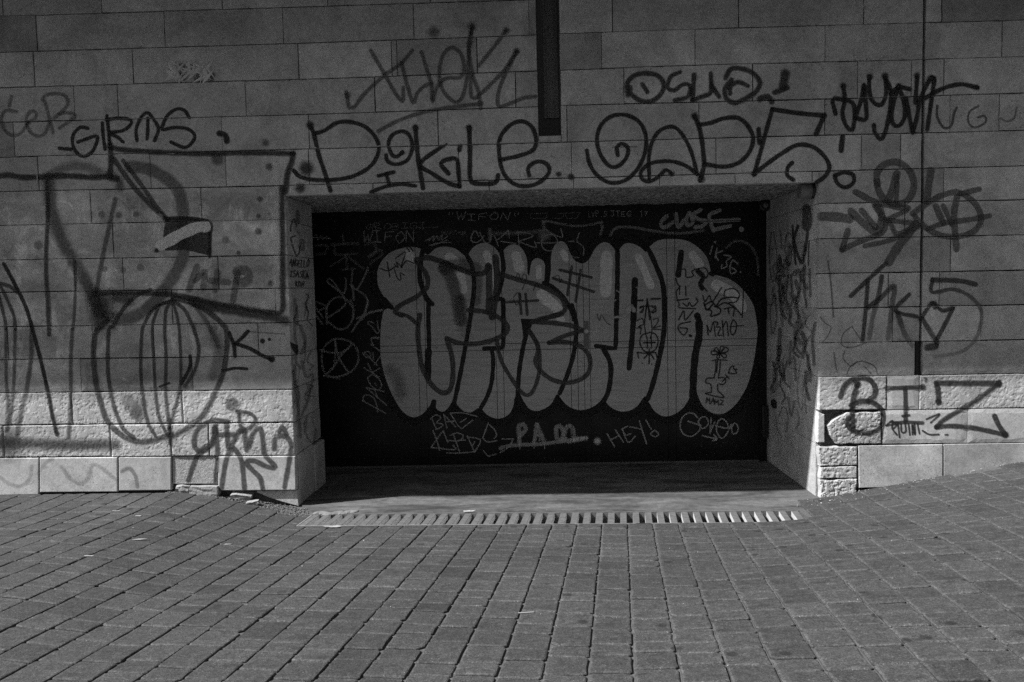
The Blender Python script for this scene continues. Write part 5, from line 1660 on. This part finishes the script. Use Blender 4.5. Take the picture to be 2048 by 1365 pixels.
# ------------------------------------------------------------------ doorway slab and drain
nx, ny = 60, 26
V, F = [], []
for j in range(ny + 1):
    for i in range(nx + 1):
        s_, r_ = i / nx, j / ny
        Xa = JL - 0.02 + (JR - JL + 0.03) * s_
        u_, v_ = dr_uv(Xa, 0)
        Xf, Yf = dr_xy(DR_U0 + 0.03 + (DR_U1 - DR_U0 - 0.02) * s_, 0.004)
        k_ = sstep(0, 0.22, r_)
        Y = Yf + (1.5 - Yf) * r_
        X = Xf + (Xa - Xf) * k_
        if Y > 0.8 and s_ < 0.3:
            X -= 0.32 * (1 - s_ / 0.3) * sstep(0.8, 0.82, Y)
        z = 0.003 + 0.006 * noise.noise(Vector((X * 1.5, Y * 1.5, 1))) * min(1, r_ * 6)
        V.append((X, Y, z))
for j in range(ny):
    for i in range(nx):
        a = j * (nx + 1) + i
        F.append((a, a + 1, a + nx + 2, a + nx + 1))
me = mesh_from('driveway_slab', V, F)
bm = bmesh.new()
bm.from_mesh(me)
bmesh.ops.solidify(bm, geom=list(bm.faces), thickness=0.06)
bmesh.ops.recalc_face_normals(bm, faces=bm.faces)
bm.to_mesh(me)
bm.free()
sl = link('driveway_slab', me, M_SLAB)
tag(sl, 'worn concrete slab in the doorway', kind='structure')

drain = tag(empty('drain_channel', (DR_O.x, DR_O.y, 0)), 'slotted metal drain channel across the front of the doorway', 'drain')
drain.rotation_euler = (0, 0, DR_ANG)


def skew(me):
    for v in me.vertices:
        v.co.x += SKEW * (v.co.y + DR_W / 2)
    return me


pit = bmesh.new()
for (x0, x1, y0, y1, z0, z1) in ((DR_U0 + .01, DR_U1 - .01, -DR_W + .002, -.002, -.14, -.13), (DR_U0 + .01, DR_U1 - .01, -.006, -.002, -.13, -.03), (DR_U0 + .01, DR_U1 - .01, -DR_W + .002, -DR_W + .006, -.13, -.03)):
    r = bmesh.ops.create_cube(pit, size=1)['verts']
    for v in r:
        v.co = Vector((x0 if v.co.x < 0 else x1, y0 if v.co.y < 0 else y1, z0 if v.co.z < 0 else z1))
me = bpy.data.meshes.new('trough')
pit.to_mesh(me)
pit.free()
local_part('trough', skew(me), M_DARK, drain)
local_part('edge_bar', skew(box_mesh('edge_bar', DR_U0, DR_U1, -0.012, 0.0, -0.05, 0.006, 0.001)), M_STEELDIRT, drain)
local_part('edge_bar', skew(box_mesh('edge_bar', DR_U0, DR_U1, -DR_W, -DR_W + 0.008, -0.05, 0.003, 0.001)), M_EDGE, drain)
for e in (DR_U0, DR_U1 - 0.012):
    local_part('end_bar', skew(box_mesh('end_bar', e, e + 0.012, -DR_W + 0.011, -0.013, -0.05, 0.0025, 0.001)), M_EDGE, drain)
NB = 41
pitch = (DR_U1 - DR_U0 - 0.03) / NB
bar_meshes = []
for i in range(NB):
    if len(bar_meshes) < 6:
        bw_ = 0.050 + random.uniform(-.002, .002)
        me = box_mesh('grate_bar', 0, bw_, -DR_W + 0.012, -0.014, -0.040, 0.003, 0.0015)
        me.materials.append(M_STEEL)
        me.materials.append(M_STEELDIRT)
        for p in me.polygons:
            if p.normal.z > 0.5:
                p.material_index = 1
        for v in me.vertices:
            v.co.x += SKEW * (v.co.y + DR_W / 2)
        bar_meshes.append(me)
    o = local_part('grate_bar', bar_meshes[i % 6], None, drain)
    o.location = (DR_U0 + 0.018 + i * pitch + random.uniform(-.002, .002), 0, random.uniform(-.001, .001))

# ------------------------------------------------------------------ paving
random.seed(11)
TD = Vector((0.108, 1.0)).normalized()            # the way the columns of pavers run
TU = Vector((TD.y, -TD.x))
PW = 0.187
ref = Vector((0.9247, -0.75))                      # on a joint between two columns
v_ = ray(1255.6, 1051)
ref = None
s_ = 0.067
tt = (-CAM.z + s_ * 6.3) / (v_.z + s_ * v_.y)
ref = Vector((CAM.x + tt * v_.x, CAM.y + tt * v_.y))


def clip(poly, n, c):
    """keep the side n . p <= c"""
    out = []
    m_ = len(poly)
    for i in range(m_):
        a, b = poly[i], poly[(i + 1) % m_]
        da, db = n.dot(a) - c, n.dot(b) - c
        if da <= 0:
            out.append(a)
        if (da < 0 < db) or (db < 0 < da):
            out.append(a.lerp(b, da / (da - db)))
    return out


def area(poly):
    return 0.5 * abs(sum(a.x * b.y - b.x * a.y for a, b in zip(poly, poly[1:] + poly[:1])))


nF = Vector((-dr_s, dr_c))                        # across the drain (v axis)
nU = Vector((dr_c, dr_s))
o2 = Vector((DR_O.x, DR_O.y))
cF = nF.dot(o2) - DR_W - 0.003                    # front edge of the drain
# ends of the drain, skewed like the bars
nL = Vector((dr_c, dr_s)) - SKEW * nF
cL = nL.dot(o2) + DR_U0 - 0.004 + SKEW * DR_W / 2
cR = nL.dot(o2) + DR_U1 + 0.004 + SKEW * DR_W / 2


def gap_edge(X):
    """where the paving stops short of the wall"""
    if X < 0:
        return -0.012 - 0.10 * sstep(-2.75, -2.2, X) - 0.13 * sstep(-2.3, -1.95, X)
    return -0.012 - 0.03 * (1 - sstep(2.35, 2.8, X))


pavers = []
for c in range(-62, 52):
    d = -0.3 - random.random() * 0.3 + 1.5
    while d > -8.5:
        L = random.choice([0.125, 0.125, 0.187, 0.187, 0.187, 0.25])
        g1 = random.uniform(0.0022, 0.0044)
        g2 = random.uniform(0.0016, 0.0036)
        u0, u1 = c * PW + g1, (c + 1) * PW - random.uniform(0.0022, 0.0044)
        v0, v1 = d - L + g2, d - g2
        d -= L
        pts = []
        for (u, v) in ((u0, v0), (u1, v0), (u1, v1), (u0, v1)):
            pts.append(ref + TU * (u + random.uniform(-.0022, .0022)) + TD * (v + random.uniform(-.0022, .0022)))
        cen = sum(pts, Vector((0, 0))) / 4
        if not (-9 < cen.x < 8 and cen.y < 0.3):
            continue
        e = gap_edge(cen.x)
        wallc = clip(pts, Vector((0, 1)), e)
        if len(wallc) < 3:
            continue
        inner = nL.dot(cen)
        pieces = []
        front = clip(wallc, nF, cF)
        if len(front) >= 3 and abs(area(front) - area(wallc)) < 1e-7:
            pieces = [wallc]
        else:
            if len(front) >= 3:
                left_ = clip(front, nL, cL)
                if inner < cL - 0.25 or inner > cR + 0.25:
                    pieces = [wallc]
                else:
                    pieces.append(front)
            rest = clip(wallc, -nF, -cF - 0.004) if not pieces or pieces[0] is not wallc else []
            if len(rest) >= 3:
                a_ = clip(rest, nL, cL)
                b_ = clip(rest, -nL, -cR)
                for q in (a_, b_):
                    if len(q) >= 3:
                        pieces.append(q)
        for q in pieces:
            if area(q) > 0.0003:
                pavers.append(q)


def rounded(poly, r):
    """cut the corners, add a wobbling midpoint on each long side"""
    out = []
    n = len(poly)
    for i in range(n):
        a, b, c_ = poly[i - 1], poly[i], poly[(i + 1) % n]
        la, lc_ = (a - b).length, (c_ - b).length
        if la < 1e-5 or lc_ < 1e-5:
            continue
        rr = min(r * random.uniform(.5, 1.3) * (2.2 if random.random() < .08 else 1), la * .3, lc_ * .3)
        out.append(b + (a - b) / la * rr)
        out.append(b + (c_ - b) / lc_ * rr)
        if lc_ > 0.09:
            nr = Vector(((c_ - b).y, -(c_ - b).x)).normalized()
            for f in (random.uniform(.3, .7),):
                out.append(b.lerp(c_, f) - nr * random.uniform(-0.0012, 0.0042))
    return out


def paver_geo(poly):
    n0 = len(poly)
    sgn = sum(a.x * b.y - b.x * a.y for a, b in zip(poly, poly[1:] + poly[:1]))
    if sgn < 0:
        poly = poly[::-1]
    out = rounded(poly, 0.012)
    cen = sum(out, Vector((0, 0))) / len(out)
    lift = random.uniform(-0.0025, 0.0025)
    tx, ty = random.uniform(-.008, .008), random.uniform(-.008, .008)
    n = len(out)
    V, F = [], []

    def zz(p, dz):
        return gz(p.x, p.y) + lift + tx * (p.x - cen.x) + ty * (p.y - cen.y) + dz
    e = 0.0055
    for ring, (ins, dz) in enumerate(((0.0, -0.05), (0.0, -0.0058), (e * 0.5, -0.0016), (e * 1.5, 0.0), (0.024, 0.0))):
        for p in out:
            dl = (cen - p)
            q = p + dl.normalized() * ins * 1.25 if dl.length > 1e-6 else p
            V.append((q.x, q.y, zz(q, dz + (random.uniform(-.0012, .0004) if ring == 2 else 0))))
    for r in range(4):
        for i in range(n):
            j = (i + 1) % n
            F.append((r * n + i, r * n + j, (r + 1) * n + j, (r + 1) * n + i))
    F.append(tuple(4 * n + i for i in range(n)))
    W = [0.8] * n + [1.25] * n + [random.uniform(1.1, 1.8) for _ in range(n)] + [random.uniform(1.0, 1.3) for _ in range(n)] + [random.uniform(.94, 1.0) for _ in range(n)]
    return V, F, cen, W


def project(p):
    q = Vector((p[0], p[1], p[2])) - CAM
    w = SURVEY.transposed() @ q
    if w.z < 0.3:
        return None
    return (CX + FPX * w.x / w.z, CY + FPX * w.y / w.z)


def seen(poly):
    pr = []
    for p in poly:
        s = project((p.x, p.y, gz(p.x, p.y)))
        if s is None:
            return 0
        pr.append(Vector((min(2048, max(0, s[0])), min(1365, max(0, s[1])))))
    return area(pr)


def tone_mesh(me, tones):
    at = me.attributes.new('tone', 'FLOAT', 'POINT')
    at.data.foreach_set('value', tones)


pave = tag(empty('pavement'), 'street paved with dark grey concrete setts in columns', kind='structure')
pavers.sort(key=seen, reverse=True)
bV, bF, bT = [], [], []
PAVER_TONE = 0.040
for i, q in enumerate(pavers):
    V, F, cen, W = paver_geo(q)
    tone = max(0.03, random.gauss(PAVER_TONE, 0.0042))
    if random.random() < 0.10:
        tone *= random.choice([0.85, 1.12])
    if i < 300:
        base = Vector((cen.x, cen.y, gz(cen.x, cen.y)))
        me = mesh_from('paver', [Vector(v) - base for v in V], F)
        tone_mesh(me, [tone * w for w in W])
        o = link('paver', me, M_PAVER, pave)
        o.location = base
    else:
        b = len(bV)
        bV += V
        bF += [tuple(b + k for k in f) for f in F]
        bT += [tone * w for w in W]
me = mesh_from('pavers_beyond', bV, bF)
tone_mesh(me, bT)
o = link('pavers_beyond', me, M_PAVER, pave)
o['kind'] = 'stuff'

# ------------------------------------------------------------------ rubble, gravel and litter along the wall


def rock(bmv, c, sx, sy, sz, seed, rot=0.0, sub=1):
    b = bmesh.new()
    bmesh.ops.create_icosphere(b, subdivisions=sub, radius=1)
    for v in b.verts:
        n = noise.noise(v.co * 1.3 + Vector((seed, seed * .7, 0)))
        p = v.co * (1 + 0.35 * n)
        p = Vector((p.x * sx, p.y * sy, p.z * sz))
        p.rotate(Matrix.Rotation(rot, 3, 'Z'))
        v.co = p
    base = len(bmv[0])
    b.verts.index_update()
    for v in b.verts:
        bmv[0].append(v.co + Vector(c))
    for f in b.faces:
        bmv[1].append(tuple(base + v.index for v in f.verts))
    b.free()


def chunk(name, label, cat, px0, py0, px1, py1, y0, depth, mat, jag=0.004, group=None):
    """a loose squared stone whose face fills a rectangle of the wall's foot"""
    a, b = on_wall(px0, py1), on_wall(px1, py0)
    sx, sz = b.x - a.x, b.z - a.z
    bm = bmesh.new()
    bmesh.ops.create_cube(bm, size=1)
    bmesh.ops.subdivide_edges(bm, edges=list(bm.edges), cuts=3, use_grid_fill=True)
    sd = random.uniform(0, 50)
    for v in bm.verts:
        p = v.co.copy()
        r = 1 - 0.05 * (abs(p.x * 2) ** 6 * abs(p.z * 2) ** 6) - .04 * (abs(p.y * 2) ** 6)
        v.co = Vector((p.x * sx * r, p.y * depth * r, p.z * sz * r))
        v.co += Vector([jag * noise.noise(Vector((p.x * 5 + sd, p.y * 5, p.z * 5 + k * 7))) for k in range(3)])
    me = bpy.data.meshes.new(name)
    bm.to_mesh(me)
    bm.free()
    o = link(name, me, mat)
    o.location = ((a.x + b.x) / 2, y0 + depth / 2, (a.z + b.z) / 2)
    return tag(o, label, cat, group)


chunk('loose_stone', 'small rounded stone wedged under the combed block left of the doorway', 'stone', 353, 971, 378, 991, -0.02, 0.09, M_RUBBLE, .012)
chunk('loose_stone', 'pale brick-shaped stone propping up the wall left of the doorway', 'stone', 381, 971, 438, 994, -0.03, 0.09, M_RUBBLE, .006)
o = chunk('loose_stone', 'flat dark shard lying in the gap under the wall', 'stone', 462, 987, 503, 999, -0.02, 0.08, M_RUBBLE, .008)
o.rotation_euler = (0.25, 0.12, 0.1)
o = chunk('loose_stone', 'small pale wedge of stone on the gravel left of the doorway', 'stone', 499, 998, 523, 1005.5, -0.10, 0.07, M_RUBBLE, .005)
o.rotation_euler = (0.0, -0.1, 0.2)

gv = ([], [])
random.seed(3)
for i in range(900):
    X = random.uniform(-3.1, -1.86)
    e = gap_edge(X)
    Y = random.uniform(e - 0.015, 0.03) if X < -2.02 else random.uniform(-0.30, -0.02)
    s = random.uniform(.003, .009)
    rock(gv, (X, Y, gz(X, Y) - 0.010 + random.uniform(0, .010)), s, s, s * .7, i * 1.7, random.random() * 6, 1)
tag(link('gravel', mesh_from('gravel', gv[0], gv[1]), M_GRAVEL), 'fine dark gravel in the gap between paving and wall', 'gravel', kind='stuff')
cr = ([], [])
for i in range(110):
    r = random.random()
    if r < .5:
        X = random.uniform(2.45, 4.3)
        Y = gap_edge(X) - abs(random.gauss(0, .05))
    elif r < .8:
        X, Y = random.gauss(2.35, .15), random.gauss(-.2, .1)
    else:
        X, Y = random.uniform(-4, 4), random.uniform(-3, -.1)
    s = random.uniform(.002, .0055) * (1.6 if random.random() < .12 else 1)
    rock(cr, (X, Y, gz(X, Y) + s * .4), s * 1.2, s, s * .6, i * 2.1, random.random() * 6, 1)
tag(link('mortar_crumbs', mesh_from('mortar_crumbs', cr[0], cr[1]), M_CHALK), 'pale mortar crumbs scattered along the foot of the wall', 'crumbs', kind='stuff')
# mortar kerb at the left end of the slab
kb = ([], [])
for i in range(16):
    f = i / 15
    p = on_floor(636 + 72 * f, 1026 + 1.5 * math.sin(f * 5), 0.005)
    rock(kb, (p.x, p.y + .02 * math.sin(i), 0.004), .045, .03, .010, i * 3.3, random.random(), 2)
tag(link('mortar_kerb', mesh_from('mortar_kerb', kb[0], kb[1]), M_KERB), 'ragged lip of mortar at the left end of the drain', 'kerb')


def scrap(label, cat, px_, py_, outline, lift=0.004, curl=0.01, name='paper_scrap'):
    c = on_floor(px_, py_, 0.02)
    for _ in range(4):
        c = on_floor(px_, py_, gz(c.x, c.y))
    n = len(outline)
    V = [(0, 0, lift + curl * .4)] + [(x, y, lift + curl * random.random()) for x, y in outline]
    V += [(x, y, z - .0015) for x, y, z in V]
    F = [(0, i + 1, (i + 1) % n + 1) for i in range(n)] + [(n + 1, (i + 1) % n + n + 2, i + n + 2) for i in range(n)]
    F += [(i + 1, i + n + 2, (i + 1) % n + n + 2, (i + 1) % n + 1) for i in range(n)]
    o = link(name, mesh_from(name, V, F), M_PAPER)
    o.location = (c.x, c.y, gz(c.x, c.y))
    return tag(o, label, cat)


scrap('torn white paper scrap behind the drain, middle of the doorway', 'paper', 939, 1026, [(-.045, -.015), (.03, -.02), (.055, -.005), (.01, .0), (-.03, .03), (-.05, .02)], .006, .02)
scrap('pale dry leaf lying on the left end of the drain', 'leaf', 661, 1056, [(-.06, 0), (-.03, -.025), (-.01, -.015), (.02, -.03), (.05, -.01), (.085, 0), (.05, .015), (.02, .01), (0, .025), (-.03, .012)], .006, .012, 'dry_leaf')
scrap('thin white stick on the setts in the middle foreground', 'stick', 1052, 1227, [(-.04, -.006), (.04, .003), (.04, .009), (-.04, .001)], .004, .001, 'white_stick')
scrap('small white chewing-gum wrapper on the setts left of the drain', 'paper', 456, 1090, [(-.025, -.006), (.025, -.005), (.025, .006), (-.022, .007)], .003, .003)
scrap('pale strip of paper nearest the wall on the left setts', 'paper', 232, 1023, [(-.03, -.005), (.03, -.005), (.03, .006), (-.03, .005)], .003, .002)
scrap('pale strip of paper just right of another on the left setts', 'paper', 276, 1033, [(-.02, -.008), (.022, -.01), (.022, .008), (-.02, .009)], .003, .003)
scrap('curled pale wrapper on the setts far left of the drain', 'paper', 280, 1081, [(-.05, -.012), (0, -.002), (.05, .008), (.045, .016), (-.01, .008), (-.05, -.002)], .004, .006)
scrap('dirty pale wrapper in the left foreground', 'paper', 175, 1113, [(-.035, -.006), (.035, -.008), (.04, .006), (-.03, .006)], .003, .002)
# a little relief of interlocking spikes stuck high on the wall
p0, p1 = on_wall(334, 166), on_wall(428, 126)
bm = bmesh.new()
random.seed(14)
for i in range(44):
    c = Vector((random.uniform(p0.x + .03, p1.x - .03), 0, random.uniform(p0.z + .03, p1.z - .02)))
    th = random.choice([.7, 1.1, 2.2, 2.6, .3, 1.6]) + random.uniform(-.2, .2)
    L = random.uniform(.05, .10)
    w = random.uniform(.009, .017)
    dv, nv = Vector((math.cos(th), 0, math.sin(th))), Vector((-math.sin(th), 0, math.cos(th)))
    hgt = random.uniform(.012, .034)
    a, b, l, r = c - dv * L, c + dv * L, c + nv * w, c - nv * w
    top = c + Vector((0, -hgt, 0))
    vs = [bm.verts.new(x + Vector((0, -.0005 if k < 4 else 0, 0))) for k, x in enumerate((a, b, l, r, top))]
    for f in ((0, 3, 4), (3, 1, 4), (1, 2, 4), (2, 0, 4)):
        bm.faces.new([vs[k] for k in f])
bmesh.ops.recalc_face_normals(bm, faces=bm.faces)
me = bpy.data.meshes.new('wall_relief')
bm.to_mesh(me)
bm.free()
o = link('wall_relief', me, M_RELIEF)
tag(o, 'small grey relief of spiky letters stuck high on the left of the wall', 'relief')
t = Tag('wall')  # shade around the relief's spikes, painted on as soft dark dots
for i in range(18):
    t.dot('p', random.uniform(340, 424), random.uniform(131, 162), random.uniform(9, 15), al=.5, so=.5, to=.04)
t.build('painted_relief_shade', wall)
